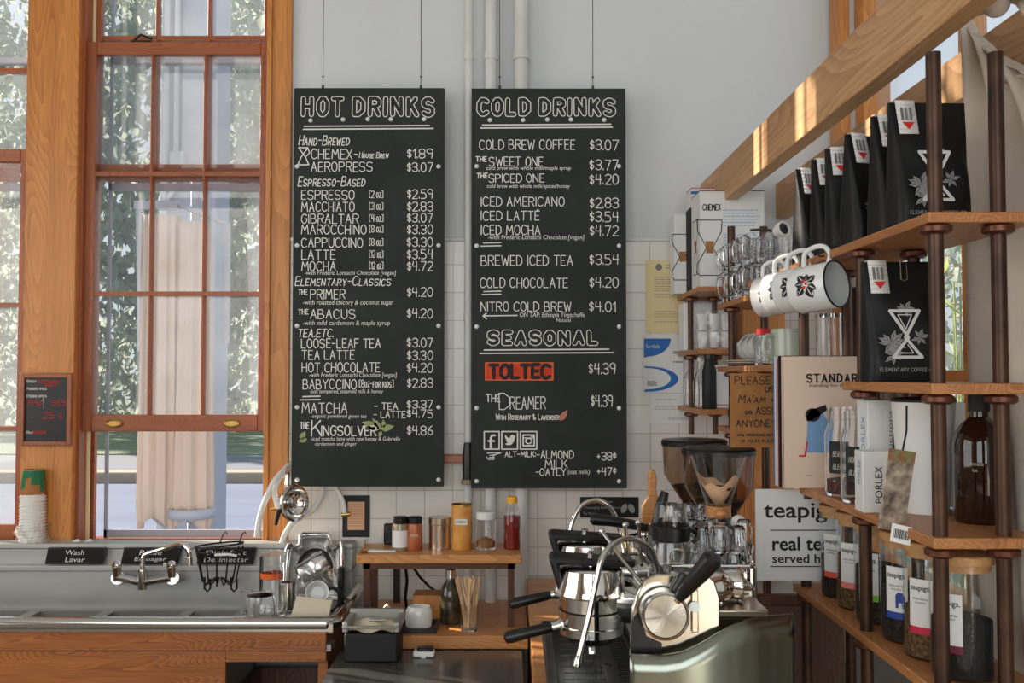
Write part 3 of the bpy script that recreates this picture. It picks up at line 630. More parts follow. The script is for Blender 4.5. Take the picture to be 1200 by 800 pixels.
t, q = sheet('wall_notice', 762, 812, 461, 496, 3.599, 'paper', 'white notice with a few printed lines, lowest on the tiles', 'notice'); textlines(t, q, 768, 800, [468, 476, 479], .6); textlines(t, q, 783, 812, [489, 491], .7, seed=3)
p = at(417.5, 604.5, 3.6); t = thing('small_picture', 'small lined peach note with a thick black tape border on the tiles', 'note', (p.x, 3.599, p.z))
MB().box(-.052, .052, -.003, 0, -.079, .079).build('border', 'blackmatte', t); MB().box(-.032, .032, -.0045, -.002, -.052, .055).build('note', 'peachpaper', t)
m = MB()
for k in range(11): ribbon(m, [(-.03, .045-.009*k), (.03, .045-.009*k)], .0012, front(-.005))
m.build('rule_lines', 'chalk_pink', t, norm=False)
p = at(714, 594, 3.6); t = thing('wall_sign', 'black plaque with grey lettering on the tiles, behind the far steam wand', 'sign', (p.x, 3.599, p.z))
MB().box(-.112, .112, -.004, 0, -.039, .039).build('plate', 'black', t, .004)
m = MB(); f = front(-.0046); typed(m, 'Wash your hands', -.10, .01, .014, .026, f); typed(m, 'Thoroughly Before Starting', -.10, .05, -.008, .004, f); typed(m, 'To Work', -.10, -.05, -.029, -.018, f)
for s in (-1, 1): m.add([(.07+.014*s+.013*math.cos(k*PI/6+.4*s), -.0046, -.004+.018*math.sin(k*PI/6)) for k in range(12)], [tuple(range(12))])
m.build('lettering', 'silverink', t, norm=False)
# small chalkboard on the post
a = at(22, 522, 3.57); b = at(84, 437, 3.57); cx, cz = (a.x+b.x)/2, (a.z+b.z)/2; hx, hz = (b.x-a.x)/2, (b.z-a.z)/2
t = thing('small_chalkboard', 'small framed chalkboard with red and white notes on the oak post', 'chalkboard', (cx, 3.588, cz))
MB().box(-hx+.01, hx-.01, -.010, -.002, -hz+.01, hz-.01).build('slate', 'black', t)
m = MB(); e = .017
m.box(-hx, -hx+e, -.02, 0, -hz, hz); m.box(hx-e, hx, -.02, 0, -hz, hz); m.box(-hx+e, hx-e, -.02, 0, -hz, -hz+e); m.box(-hx+e, hx-e, -.02, 0, hz-e, hz); m.build('frame', 'sash_x', t, .002)
f = front(-.0106)
for mt, L in (('chalk_red', (('espresso', -.03, .05, .10, .112), ('blend 3', -.005, .035, .088, .098), ('19.4g', -.07, -.02, .015, .035), ('36.5', .02, .075, .015, .035), ('25 s', -.01, .06, -.035, -.01), ('house', -.055, .0, -.092, -.08))), ('chalk_dim', (('Brew:', -.075, -.04, .102, .112), ('Morning specs', -.075, 0, .074, .084), ('Evening specs', -.075, 0, .046, .056), ('1', -.018, -.01, .0, .04), ('.', -.04, -.03, -.03, -.02), ('Milk:', -.075, -.05, -.092, -.082)))):
    for s, x0, x1, z0, z1 in L: m = MB(); hand(m, s, x0, x1, z0, z1, .0026, f, 0, 1); m.build('chalk_note', mt, t, norm=False)
# ================================================================== steel sink
DZ = .83                                     # drainboard height
def zs(py, Y): return at(600, py, Y).z
zt = zs(637, 3.5)
t = thing('steel_sink', 'long stainless steel sink with a tall splashback under the windows', 'sink', (-1.6, 3.3, 0))
L = lambda m: None
x0, x1 = -1.6, 1.03                          # local extents: world -3.2 .. -.57
m = MB(); m.prism_z([(x0, .20), (x1-.02, .20), (x1-.02, .235), (x0, .235)], .77, zt-.075); m.box(x0, x1-.02, .19, .285, zt-.10, zt-.078); m.box(x0, x1-.02, .215, .25, zt-.08, zt-.02); m.box(x0, x1-.02, .205, .287, zt-.02, zt)
m.build('splashback', 'steel', t, .004)
ztop = zs(722, 3.03)
m = MB()
m.tube([(x0, -.27, ztop-.022), (x1-.02, -.27, ztop-.022), (x1, -.25, ztop-.022), (x1, .19, ztop-.018)], .022, 12); m.box(x0, x1, -.285, -.268, ztop-.045, ztop-.02)
m.build('rolled_rim', 'chrome_soft', t)
m = MB(); m.box(x0, x1-.01, -.262, -.20, DZ-.02, DZ); m.box(x0, x1-.01, .165, .21, DZ-.03, DZ+.002)
for a, b in ((-.165, -.125), (.105, .145), (.40, .44)): m.box(a, b, -.20, .165, DZ-.2, DZ)
m.box(.655, x1-.01, -.24, .205, .86, .88); m.box(.655, .675, -.22, .2, DZ-.03, .86)
m.build('deck', 'steel_dull', t)
for a, b in ((-1.6, -.165), (-.125, .105), (.145, .40), (.44, .655)):
    m = MB(); m.box(a, b, -.20, .165, DZ-.26, DZ-.25); m.box(a, a+.004, -.20, .165, DZ-.25, DZ-.02); m.box(b-.004, b, -.20, .165, DZ-.25, DZ-.02); m.box(a, b, -.20, -.196, DZ-.25, DZ-.02); m.box(a, b, .161, .165, DZ-.25, DZ-.02); m.build('basin', 'steel_dull', t)
# wooden cabinet front
t = thing('sink_cabinet', 'oak boarded cabinet front below the steel sink with an open bay', 'cabinet', (-1.6, 3.03, 0))
cr_ = at(382, 760, 3.03).x+1.6; zo = zs(776, 3.03); xo = at(264, 776, 3.03).x+1.6; zm = zs(763, 3.03)
MB().box(-1.6, cr_, 0, .025, zm+.001, ztop-.046).build('rail', 'cab_x', t, .002)
m = MB(); m.box(-1.6, xo, .003, .028, .05, zm-.001); m.build('panel', 'cab_x', t, .002)
m = MB(); m.box(xo, cr_, .003, .028, zo, zm-.001); m.build('rail', 'cab_x', t, .002)
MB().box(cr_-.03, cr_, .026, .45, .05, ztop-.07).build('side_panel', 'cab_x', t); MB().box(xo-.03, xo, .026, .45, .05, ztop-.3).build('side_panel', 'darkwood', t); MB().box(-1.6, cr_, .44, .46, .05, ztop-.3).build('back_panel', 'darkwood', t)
# label plates
for px0, px1, a_, b_, lab in ((52, 124, 'Wash', 'Lavar', 'black slanted label reading Wash Lavar on the splashback'), (141, 212, 'Rinse', 'Enjuagar', 'black slanted label reading Rinse Enjuagar behind the faucet'), (230, 300, 'Disinfect', 'Desinfectar', 'black slanted label reading Disinfect Desinfectar behind the wire basket')):
    Y = 3.487; A = at(px0, 661, Y); B = at(px1, 641.5, Y); cx, cz = (A.x+B.x)/2, (A.z+B.z)/2; hx, hz = (B.x-A.x)/2, (B.z-A.z)/2
    t = thing('sink_label', lab, 'label', (cx, Y, cz)); MB().prism([(-hx, -hz), (hx-.012, -hz), (hx, hz), (-hx+.012, hz)], 0, .012).build('plate', 'black', t, .003)
    m = MB(); w_ = .0085*len(a_); typed(m, a_, -w_, w_, .004, .022, front(-.0008), 0, .2); w_ = .0075*len(b_); typed(m, b_, -w_, w_, -.022, -.004, front(-.0008), 0, .2); m.build('lettering', 'whiteink', t, norm=False)
# faucet
Y = 3.40; P = lambda px, py, y=Y: at(px, py, y)
c0 = P(167, 680); t = thing('faucet', 'chrome wall-mounted faucet with a long swing spout over the sink', 'faucet', (c0.x, Y, c0.z))
l = lambda px, py, y=Y: P(px, py, y)-c0
m = MB(); m.tube([l(135, 676), l(150, 678), l(160, 681), l(167, 682), l(174, 681), l(186, 679), l(200, 677)], .014, 12); m.cyl(l(167, 690), l(167, 668), .017)
for px in (138, 202): m.tube([l(px, 678), l(px, 677, 3.44), l(px, 677, 3.499)], .018, 12); m.cyl(l(px, 677, 3.488), l(px, 677, 3.4985), .024, [.024,.024][0]*.9, n=20)
m.build('body', 'chrome_soft', t)
m = MB(); m.tube([l(167, 670), l(167, 655), l(169, 650), l(174, 648), l(190, 643), l(208, 638.5), l(215, 639), l(220, 643), l(222, 649), l(222, 655)], .0085, 10); m.cyl(l(222, 653), l(222, 662), .011); m.build('spout', 'chrome', t)
for px in (137, 201):
    m = MB(); m.cyl(l(px, 676), l(px, 664), .014, .017); m.tube([l(px, 664), l(px-5, 661, 3.37), l(px-8, 661, 3.35)], .007, 8); m.ball(l(px, 662), .017, 12); m.build('handle', 'chrome', t)
# wire basket
Y = 3.40; c0 = P(257, 642, Y); t = thing('wire_basket', 'black wire caddy hanging from the top of the splashback', 'caddy', (c0.x, Y, c0.z))
l = lambda px, py, y=Y: P(px, py, y)-c0; r = .086
m = MB(); m.tube([(r*math.cos(2*PI*k/28), .045*math.sin(2*PI*k/28), .012+.008*math.cos(2*PI*k/28)) for k in range(28)], .0035, 6, closed=True); m.tube([(r*.98*math.cos(2*PI*k/28), .045*math.sin(2*PI*k/28), -.012) for k in range(28)], .003, 6, closed=True); m.build('rim', 'black', t)
m = MB()
for a in range(7):
    an = PI+a*PI/6+.05; q0 = Vector((r*math.cos(an), .045*math.sin(an), .01)); q1 = Vector((.06*math.cos(an), .035*math.sin(an), -.115)); m.tube([q0, q1, (q1.x*.8, q1.y, q1.z-.012), (q1.x*.2, 0, q1.z+.01)], .003, 6)
for s in (-.045, .05): m.tube([(s, -.02, -.10), (s, -.02, -.14), (s+.01, -.02, -.15), (s+.02, -.02, -.14), (s+.02, -.02, -.105)], .004, 6)
m.build('wires', 'black', t)
m = MB()
for s in (-.01, .06): m.tube([(s, .04, .012), (s, .075, .035), (s, .11, .04), (s, .125, .03)], .003, 6)
m.build('hook', 'black', t)
m = MB(); m.tube([(.0, -.05, -.015), (.05, -.055, -.012), (.078, -.05, -.018)], .005, 6); m.build('white_clip', 'white', t)
# cup stack on the sill
Y = 3.56; s_ = FPX/Y; cx = at(38.5, 600, Y).x; zb = zs(638.5, Y)
t0 = None; nC = 16
def cup_mesh(m, rb, rt, h): m.lathe([(0, 0), (rb, 0), (rb+.001, .002), (rt, h-.003), (rt+.003, h-.001), (rt+.003, h+.002), (rt-.001, h+.002), (rb-.002, .006), (0, .006)], 20)
for k in range(nC):
    z = zb+.003+k*.0118
    if t0 is None:
        t0 = thing('paper_cup', 'white paper cup in the nested stack standing on the sink ledge', 'cup', (cx, Y, z), 0, 'nested white paper cups by the oak post'); m = MB(); m.lathe([(0, .004), (.040, .004), (.042, .0), (.0470, .0), (.0470, .004), (.0400, .006), (.032, .086), (.030, .088), (.030, .086), (.041, .008), (0, .008)], 20); m.build('cup_wall', 'papercup', t0)
    else: dup(t0, (cx+random.uniform(-.001, .001), Y, z))
zc = zb+.003+nC*.0118
t = thing('printed_cup', 'green and tan printed paper cup upside down on top of the white cups', 'cup', (cx, Y, zc+.001))
m = MB(); m.lathe([(.0440, .0), (.0455, .0), (.0455, .003), (.0435, .004), (.036, .090), (.034, .092), (.034, .090), (.0415, .004)], 24); m.build('cup_wall', 'kraft', t)
m = MB(); m.lathe([(0, .086), (.034, .086), (.034, .089), (0, .089)], 24); m.build('base', 'greencup', t)
m = MB()
for a0 in range(0, 24, 1):
    a = 2*PI*a0/24; lo = .036+.020*math.sin(a*3)+.014*math.sin(a*7+1)
    for b, e in ((lo, .088),):
        rr = lambda z: .0441-.0075*(z-.004)/.086
        m.add([(rr(b)*math.cos(a), rr(b)*math.sin(a), b), (rr(b)*math.cos(a+2*PI/24), rr(b)*math.sin(a+2*PI/24), b), (rr(e)*math.cos(a+2*PI/24), rr(e)*math.sin(a+2*PI/24), e), (rr(e)*math.cos(a), rr(e)*math.sin(a), e)], [(0, 1, 2, 3)])
m.build('green_print', 'greencup', t, norm=False)
rr_ = random.Random(4)
def wrapfn(u, v):
    a = u*2*PI; k = .052+.012*math.sin(5*a+7*v)+.008*math.sin(11*a-9*v); return (k*math.cos(a), .8*k*math.sin(a), .075*v+.008*math.sin(6*a))
o = MB().grid(wrapfn, 60, 10).build('plastic_sleeve', 'plastic_wrap'); o.location = (cx, Y, zb+.003); tag(o, 'crumpled clear plastic sleeve around the foot of the cup stack', 'plastic sleeve')
o = MB().grid(lambda u, v: (.07*(u-.5), .03*(v-.5), .008+.006*math.sin(9*u)+.004*math.sin(13*v)), 20, 8).build('crumpled_wrapper', 'paper', solid=.003); p = at(97, 636, 3.56); o.location = (p.x, 3.56, zb+.003); tag(o, 'crumpled white wrapper on the sink ledge left of the raised window', 'wrapper')
# spray head with hose
Y = 3.46; c0 = P(345, 589, Y); t = thing('hose_sprayer', 'round chrome spray head with looped white hose at the window edge', 'sprayer', (c0.x, Y, c0.z))
l = lambda px, py, y=Y: P(px, py, y)-c0
A4 = Matrix.Scale(1.12, 4, (0, 0, 1)) @ Vector((.74, -.66, .05)).to_track_quat('Z', 'Y').to_matrix().to_4x4()
m = MB(); m.lathe([(0, -.062), (.02, -.06), (.045, -.040), (.058, -.008), (.062, .0), (.060, .006), (.052, .003), (.046, -.012), (.028, -.026), (0, -.030)], 32, M4=A4); m.build('head', 'chrome', t)
m = MB(); m.lathe([(0, -.029), (.016, -.027), (.018, -.018), (0, -.014)], 20, M4=A4); m.build('valve_cap', 'chrome_soft', t)
m = MB(); m.tube([l(334, 593), l(326, 595), l(317, 597)], .008, 10, [.012, .008, .006]); m.build('nozzle', 'brass', t)
m = MB(); m.tube([l(327, 598), l(325, 606), l(323, 615)], .008, 8, [.009, .008, .006]); m.build('lever', 'black', t)
m = MB(); m.tube([l(337, 574), l(336, 566), l(337, 558), l(336, 548, 3.53)], .009, 10); m.build('chain_link', 'chrome', t)
m = MB()
def arc(pts):   # smooth path through pixel points
    V = [l(*p) for p in pts]; out = []
    for i in range(len(V)-1):
        p0 = V[max(i-1, 0)]; p1 = V[i]; p2 = V[i+1]; p3 = V[min(i+2, len(V)-1)]
        for k in range(5):
            s = k/5; out.append(.5*((2*p1)+(p2-p0)*s+(2*p0-5*p1+4*p2-p3)*s*s+(3*p1-p0-3*p2+p3)*s**3))
    return out+[V[-1]]
m.tube(arc([(301, 629), (304, 608), (311, 586), (322, 563), (338, 545, 3.54)]), .0105, 10); m.build('hose', 'tube', t)
m = MB(); m.tube(arc([(327, 596), (322, 580), (324, 566), (340, 549, 3.54), (360, 552, 3.56), (378, 570, 3.56), (368, 596, 3.54), (346, 610, 3.52), (336, 622, 3.52), (330, 636, 3.52)]), .010, 10); m.build('hose', 'tube', t)
m = MB(); m.tube(arc([(388, 565, 3.55), (396, 575, 3.55), (402, 588, 3.55), (404, 601, 3.55)]), .009, 10); m.build('hose', 'tube', t)
m = MB(); m.cyl(l(400, 603, 3.55), l(410, 602, 3.55), .008); m.build('valve', 'brass', t)
# ------------------------------------------------------------------ washing-up on the drainboard
def jar_lathe(m, r, h, th=.0025, neck=None):
    if neck: prof = [(0, 0), (r*.9, 0), (r, .008), (r, h*.70), (neck, h*.86), (neck, h), (neck-th, h), (neck-th, h*.86), (r-th, h*.69), (r-th, .01), (r*.9, .006), (0, .006)]
    else: prof = [(0, 0), (r*.96, 0), (r, .004), (r, h), (r-th, h), (r-th, .008), (0, .007)]
    m.lathe(prof, 28)
dz = .8805
def onboard(px, Y): return (at(px, 720, Y).x, Y, dz)
t = thing('glass_jar', 'squat clear glass jar upside down at the left of the washing-up', 'jar', onboard(305, 3.13)); m = MB(); m.lathe([(0, .10), (.030, .098), (.044, .088), (.048, .07), (.048, .03), (.042, .02), (.042, 0), (.039, 0), (.039, .02), (.045, .032), (.045, .068), (.04, .085), (0, .094)], 28); m.build('body', 'glass_thick', t); m = MB()
for z in (.006, .013): m.lathe([(.042, z-.002), (.0445, z), (.042, z+.002)], 28)
m.build('thread', 'glass', t)
t = thing('glass_canister', 'tall glass press pot with an orange band behind the squat jar', 'press pot', onboard(318, 3.30)); m = MB(); jar_lathe(m, .036, .185); m.build('beaker', 'glass_thick', t); m = MB(); m.lathe([(.0365, .105), (.0385, .107), (.0385, .124), (.0365, .126)], 28); m.build('band', 'orange', t); m = MB(); m.lathe([(0, .186), (.038, .186), (.038, .196), (.012, .20), (.008, .215), (0, .217)], 28); m.build('lid', 'glass', t)
m = MB(); m.box(-.040, -.034, -.008, .008, .02, .18); m.build('handle', 'black', t)
for k, (px, Y, rz, lab) in enumerate(((336, 3.22, 0, 'clear straight glass tumbler with a steel filter beside the orange-banded pot'), (289, 3.20, 0, 'small grey glass tumbler at the left end of the washing-up'))):
    t = thing('tumbler', lab, 'glass', onboard(px, Y)); m = MB(); jar_lathe(m, (.036, .02)[k], (.155, .085)[k]); m.build('body', 'glass_thick', t)
    if k == 0: m = MB(); m.lathe([(0, .02), (.028, .02), (.028, .11), (.024, .11), (.024, .03), (0, .03)], 24); m.build('filter', 'chrome_soft', t)
t = thing('tumbler', 'clear glass tumbler tipped over on top of the washing-up', 'glass', (at(348, 700, 3.24).x, 3.24, dz+.125)); t.rotation_euler = (0, math.radians(62), math.radians(20)); m = MB(); jar_lathe(m, .034, .11); m.build('body', 'glass_thick', t); 
t = thing('serving_tray', 'silver shield-shaped tray with a stepped rim leaning against the splashback', 'tray', (at(368, 700, 3.44).x, 3.42, dz+.004)); t.rotation_euler = (math.radians(-13), 0, 0)
ppm = FPX/3.44
def tr(x, y): return ((x-368)/ppm, (724-y)/ppm)
out = [(333, 724), (333, 690), (334, 668), (338, 658), (344, 666), (349, 662), (349, 652), (353, 649), (382, 649), (385, 653), (386, 662), (392, 666), (397, 657), (400, 668), (402, 690), (402, 724)]
cxo, cyo = 368, 688
inn = [(cxo+(x-cxo)*.84, cyo+(y-cyo)*.86) for x, y in out]
m = MB(); n = len(out)
m.add([(tr(*p)[0], -.006, tr(*p)[1]) for p in out]+[(tr(*p)[0], .004, tr(*p)[1]) for p in inn], [(i, (i+1) % n, (i+1) % n+n, i+n) for i in range(n)]); m.add([(tr(*p)[0], .004, tr(*p)[1]) for p in inn], [tuple(range(n))]); m.build('plate', 'tray_silver', t, solid=.002)
m = MB(); m.tube([(tr(*p)[0], -.007, tr(*p)[1]) for p in out], .005, 8, closed=True); m.build('rim', 'chrome', t)
m = MB(); m.tube([(tr(368+20*math.cos(a), 690-22*math.sin(a))[0], .0, tr(368, 690-22*math.sin(a))[1]) for a in [k*PI/14 for k in range(15)]], .005, 8); m.build('arch_ridge', 'iron', t)
p = at(363, 713, 3.09); t = thing('beige_board', 'beige board propped in front of the washing-up', 'board', (p.x, 3.085, dz+.002)); t.rotation_euler = (math.radians(-22), math.radians(4), 0); MB().prism([(-.068, 0), (.056, -.0), (.064, .082), (-.055, .088)], 0, .014).build('panel', 'sponge', t, .003)
t = thing('cup', 'white cup lying behind the beige board', 'cup', (at(372, 700, 3.2).x, 3.2, dz+.075)); t.rotation_euler = (math.radians(70), math.radians(30), 0); m = MB(); m.lathe([(0, 0), (.025, 0), (.038, .06), (.036, .06), (.023, .004), (0, .004)], 24); m.build('body', 'ceramic', t); m = MB(); m.tube([(.036, 0, .05), (.055, 0, .045), (.052, 0, .022), (.03, 0, .018)], .005, 8); m.build('handle', 'ceramic', t)
t = thing('portafilter_basket', 'black ring-shaped filter holder standing by the silver tray', 'filter holder', (at(388, 700, 3.22).x, 3.22, dz+.05)); t.rotation_euler = (math.radians(75), 0, math.radians(-20)); m = MB(); m.lathe([(.034, -.012), (.044, -.012), (.044, .012), (.034, .012), (.034, -.012)], 24); m.build('ring', 'blackmatte', t); m = MB(); m.cyl((.044, 0, 0), (.075, 0, .02), .009); m.build('lug', 'chrome', t)
t = thing('kettle', 'dark narrow press handle standing right of the silver tray', 'press', (at(400, 700, 3.3).x, 3.30, dz)); MB().box(-.012, .012, -.02, .02, .0, .145).build('grip', 'black', t, .008)
t = thing('glass_dish', 'low glass dish at the front right of the drainboard', 'dish', onboard(390, 3.10)); m = MB(); m.lathe([(0, 0), (.025, 0), (.035, .02), (.032, .02), (.023, .004), (0, .004)], 24); m.build('body', 'glass_thick', t)
for k, (px, Y, a) in enumerate(((318, 3.1, 10), (328, 3.12, -30), (334, 3.09, 50))):
    t = thing('spoon', ('steel spoon lying below the squat jar, pointing right', 'steel spoon lying between the jar and the beige board', 'steel spoon crossing the other two by the beige board')[k], 'spoon', (at(px, 722, Y).x, Y, dz+.004+.004*k), math.radians(a)); m = MB(); m.tube([(-.05, 0, 0), (.03, 0, .003)], .003, 6); m.build('handle', 'chrome', t); m = MB(); m.ball((0, 0, 0), .012, 12, .35); o = m.build('bowl', 'chrome', t); o.location = (.04, 0, .003)
# ================================================================== jar shelf on the bench
zb_ = zs(745, 3.1); zbt = zb_
t = thing('oak_bench', 'thick oak bench top under the jar shelf', 'bench', (.07-.55, 3.1, 0)); bx0, bx1 = at(412, 750, 3.1).x+.48, at(619, 750, 3.1).x+.48
MB().box(bx0, bx1, 0, .49, zb_-.043, zb_).build('top', 'lightwood_x', t, .003)
for a in (bx0+.02, bx1-.05): MB().box(a, a+.03, .04, .46, .02, zb_-.043).build('side_panel', 'darkwood', t)
Y = 3.30; zsh = zs(650, Y-.11); sx0, sx1 = at(417, 655, Y-.11).x, at(611, 655, Y-.11).x
t = thing('jar_shelf', 'small wooden shelf on thin brown metal legs standing on the oak bench', 'shelf', ((sx0+sx1)/2, Y, zb_)); hx = (sx1-sx0)/2; h = zsh-zb_
MB().box(-hx, hx, -.11, .11, h-.030, h).build('shelf_board', 'lightwood_x', t, .004)
for sx in (-1, 1):
    for sy in (-1, 1):
        MB().box(sx*(hx-.035)-.011, sx*(hx-.035)+.011, sy*.085-.011, sy*.085+.011, 0, h-.030).build('leg', 'legbrown', t)
m = MB(); m.box(-hx+.02, hx-.02, -.096, -.084, h-.05, h-.031); m.box(-hx+.02, hx-.02, .084, .096, h-.05, h-.031); m.build('frame_rail', 'legbrown', t)
def shelf_at(px, y=Y): return (at(px, 650, y).x, y, zsh+.0005)
def spice(px, r, hh, lab, mb, ml, y=Y-.02):
    t = thing('spice_jar', lab, 'jar', shelf_at(px, y)); m = MB(); m.lathe([(0, 0), (r*.93, 0), (r, .006), (r, hh*.72), (r*.86, hh*.82), (0, hh*.82)], 24); m.build('body', mb, t); m = MB(); m.lathe([(0, hh*.8), (r*.93, hh*.8), (r*.95, hh*.98), (r*.8, hh), (0, hh)], 24); m.build('lid', ml, t); return t
t = spice(469, .029, .115, 'glass spice shaker with black lid and pale label, left end of the jar shelf', mat('spice_glass', S(150, 130, 96), .15, coat=.5), 'black'); m = MB(); m.lathe([(.0295, .015), (.0295, .07)], 24); 
m = MB()
for k in range(9):
    a, b = -PI*.85+k*PI*.08, -PI*.85+(k+1)*PI*.08; m.add([(.0296*math.cos(a), .0296*math.sin(a), .012), (.0296*math.cos(b), .0296*math.sin(b), .012), (.0296*math.cos(b), .0296*math.sin(b), .07), (.0296*math.cos(a), .0296*math.sin(a), .07)], [(0, 1, 2, 3)])
m.build('label', 'white', t, norm=False)
t = spice(486, .027, .115, 'spice shaker with black lid and orange label beside the pale one', mat('spice_orange', S(184, 104, 62), .35, noise=(30, S(150, 76, 44))), 'black'); m = MB(); typed(m, 'cinnamon', -.014, .014, .05, .06, front(-.0275)); m.build('lettering', 'whiteink', t, norm=False)
t = thing('metal_tin', 'shiny copper-steel lidded tin in the middle of the jar shelf', 'tin', shelf_at(515)); m = MB(); m.lathe([(0, 0), (.038, 0), (.038, .092), (0, .092)], 28); m.build('body', 'copper', t); m = MB(); m.lathe([(.0385, .086), (.040, .088), (.040, .108), (.037, .111), (0, .111)], 28); m.build('lid', 'copper', t)
t = thing('drink_can', 'tall orange printed powder tin with a white label on the jar shelf', 'tin', shelf_at(541)); m = MB(); m.lathe([(0, 0), (.034, 0), (.036, .004), (.036, .150), (0, .150)], 28); m.build('body', 'tin', t); m = MB(); m.lathe([(.0355, .149), (.0375, .150), (.0375, .156), (.034, .156), (.034, .150), (0, .150)], 28); m.build('rim', 'brass', t)
m = MB(); m.box(-.021, .021, -.0375, -.03, .088, .108); m.build('label', 'paper', t); m = MB(); typed(m, 'GHIRAR', -.018, .018, .094, .103, front(-.0379)); m.build('lettering', 'ink', t, norm=False)
t = thing('mason_jar', 'clear jar with a white lid on the jar shelf', 'jar', shelf_at(569)); m = MB(); jar_lathe(m, .037, .105); m.build('body', 'glass_thick', t); m = MB(); m.lathe([(0, .008), (.033, .008), (.033, .03), (0, .045)], 20); m.build('contents', 'kraft', t); m = MB(); m.lathe([(0, .105), (.034, .105), (.034, .127), (.03, .13), (0, .13)], 24); m.build('lid', 'white', t)
t = thing('syrup_bottle', 'dark red syrup bottle with a yellow cap, right end of the jar shelf', 'bottle', shelf_at(600)); m = MB(); m.lathe([(0, 0), (.026, 0), (.029, .006), (.029, .045), (.027, .06), (.029, .075), (.029, .115), (0, .118)], 24); m.build('syrup', 'syrup', t); m = MB(); m.lathe([(.030, .0), (.030, .12), (.027, .135), (.018, .155), (.016, .165), (.0155, .165), (.0165, .153), (.026, .133)], 24); m.build('bottle_wall', 'glass', t); m = MB(); m.lathe([(0, .160), (.019, .160), (.019, .180), (.017, .182), (0, .182)], 20); m.build('cap', 'yellow', t)
o = MB().prism([(-.05, 0), (.05, 0), (.05, .005), (-.05, .008)], -.01, .01).build('white_stick', 'white', bevel=.002); o.location = (at(447, 650, 3.24).x, 3.24, zsh+.0005); tag(o, 'flat white stirrer lying at the left end of the jar shelf', 'stirrer')
t = thing('measuring_spoon', 'small pale measuring spoon at the front left corner of the jar shelf', 'spoon', shelf_at(427, 3.23)); m = MB(); m.lathe([(0, 0), (.010, .001), (.014, .009), (.0125, .009), (.009, .003), (0, .002)], 16); m.build('bowl', 'brass', t); m = MB(); m.tube([(0, .012, .008), (-.003, .03, .022), (-.004, .05, .035)], .0025, 6); m.build('handle', 'brass', t)
o = MB().box(-.022, .022, -.012, .012, 0, .075).build('timer', 'black', bevel=.006); o.location = shelf_at(457, 3.38); tag(o, 'small dark box at the back of the jar shelf behind the shakers', 'box')
# under the shelf
def bench_at(px, y): return (at(px, 740, y).x, y, zb_+.0005)
t = thing('knock_box', 'black bin with a steel rim and pale contents between the sink and the bench', 'bin', (at(439, 760, 3.03).x, 3.02, 0)); zk = zs(733, 2.95)
m = MB(); hx_, hy_ = .083, .072; m.box(-hx_, hx_, -hy_, hy_, zs(761, 3.09)+.001, zk-.024); m.build('body', 'blackmatte', t, .006)
m = MB(); m.box(-hx_-.006, hx_+.006, -hy_-.006, -hy_+.006, zk-.008, zk); m.box(-hx_-.006, hx_+.006, hy_-.012, hy_+.006, zk-.022, zk+.02); m.box(-hx_-.006, -hx_+.012, -hy_, hy_, zk-.022, zk+.01); m.box(hx_-.012, hx_+.006, -hy_, hy_, zk-.022, zk+.01); m.build('rim', 'steel_dull', t, .004)
MB().grid(lambda u, v: (-hx_+.004+2*(hx_-.004)*u, -hy_+.008+2*(hy_-.01)*v, zk-.02+.022*math.sin(PI*u)*math.sin(PI*v)+.006*math.sin(11*u+7*v)), 16, 12).build('contents', 'sponge', t)
o = MB().grid(lambda u, v: (.10*(u-.5), .09*(v-.5), .05*math.sin(PI*u)*math.sin(PI*v)+.008*math.sin(14*u+3*v)), 24, 20).build('dish_cloth', 'cloth', solid=.006); p = bench_at(455, 3.26); o.location = (p[0], p[1], p[2]+.005); tag(o, 'crumpled pale cloth heaped behind the black bin', 'cloth')
t = thing('small_spoon', 'small steel spoon resting on the rim of the black bin', 'spoon', (at(443, 730, 2.95).x, 2.965, zk+.012)); m = MB(); m.tube([(-.03, 0, 0), (.02, 0, .002)], .0025, 6); m.build('handle', 'chrome', t); o = MB().ball((0, 0, 0), .010, 12, .4).build('bowl', 'chrome', t); o.location = (.025, 0, .003)
t = thing('serving_tray', 'small black tray under the white pitcher on the bench', 'tray', bench_at(492, 3.19)); m = MB(); m.box(-.062, .058, -.06, .06, 0, .004); m.box(-.062, .058, -.062, -.058, 0, .016); m.box(-.062, .058, .058, .062, 0, .016); m.box(-.064, -.060, -.062, .062, 0, .016); m.box(.056, .060, -.062, .062, 0, .016); m.build('pan', 'black', t)
p = bench_at(491, 3.18); t = thing('ceramic_pitcher', 'white rounded square creamer on the small black tray', 'creamer', (p[0], p[1], p[2]+.005)); m = MB(); m.lathe([(0, 0), (.036, 0), (.043, .006), (.046, .035), (.044, .06), (.036, .072), (.033, .072), (.040, .058), (.042, .01), (0, .006)], 32, squash=.85); m.build('body', 'ceramic', t)
p = bench_at(505, 3.34); t = thing('napkin_box', 'brown card box behind the white creamer', 'box', p); MB().box(-.06, .05, -.045, .045, 0, .085).build('box', 'kraft', t, .002)
t = thing('dark_bottle', 'dark glass bottle with a steel collar behind the stir sticks', 'bottle', bench_at(528, 3.26)); m = MB(); m.lathe([(0, 0), (.033, 0), (.037, .006), (.037, .10), (.028, .130), (.016, .145), (.015, .16), (0, .16)], 24); m.build('body', mat('dark_glass', S(34, 32, 28), .12, noise=(30, S(80, 70, 50)), coat=.4), t); m = MB(); m.lathe([(0, .155), (.018, .155), (.018, .182), (0, .184)], 20); m.build('collar', 'chrome', t); m = MB(); m.tube([(0, 0, .18), (.01, -.005, .198), (.03, -.012, .208)], .006, 8); m.build('spout', 'black', t)
t = thing('stick_glass', 'short glass holding wooden stir sticks on the bench', 'glass', bench_at(550, 3.17)); m = MB(); jar_lathe(m, .030, .085); m.build('body', 'glass_thick', t)
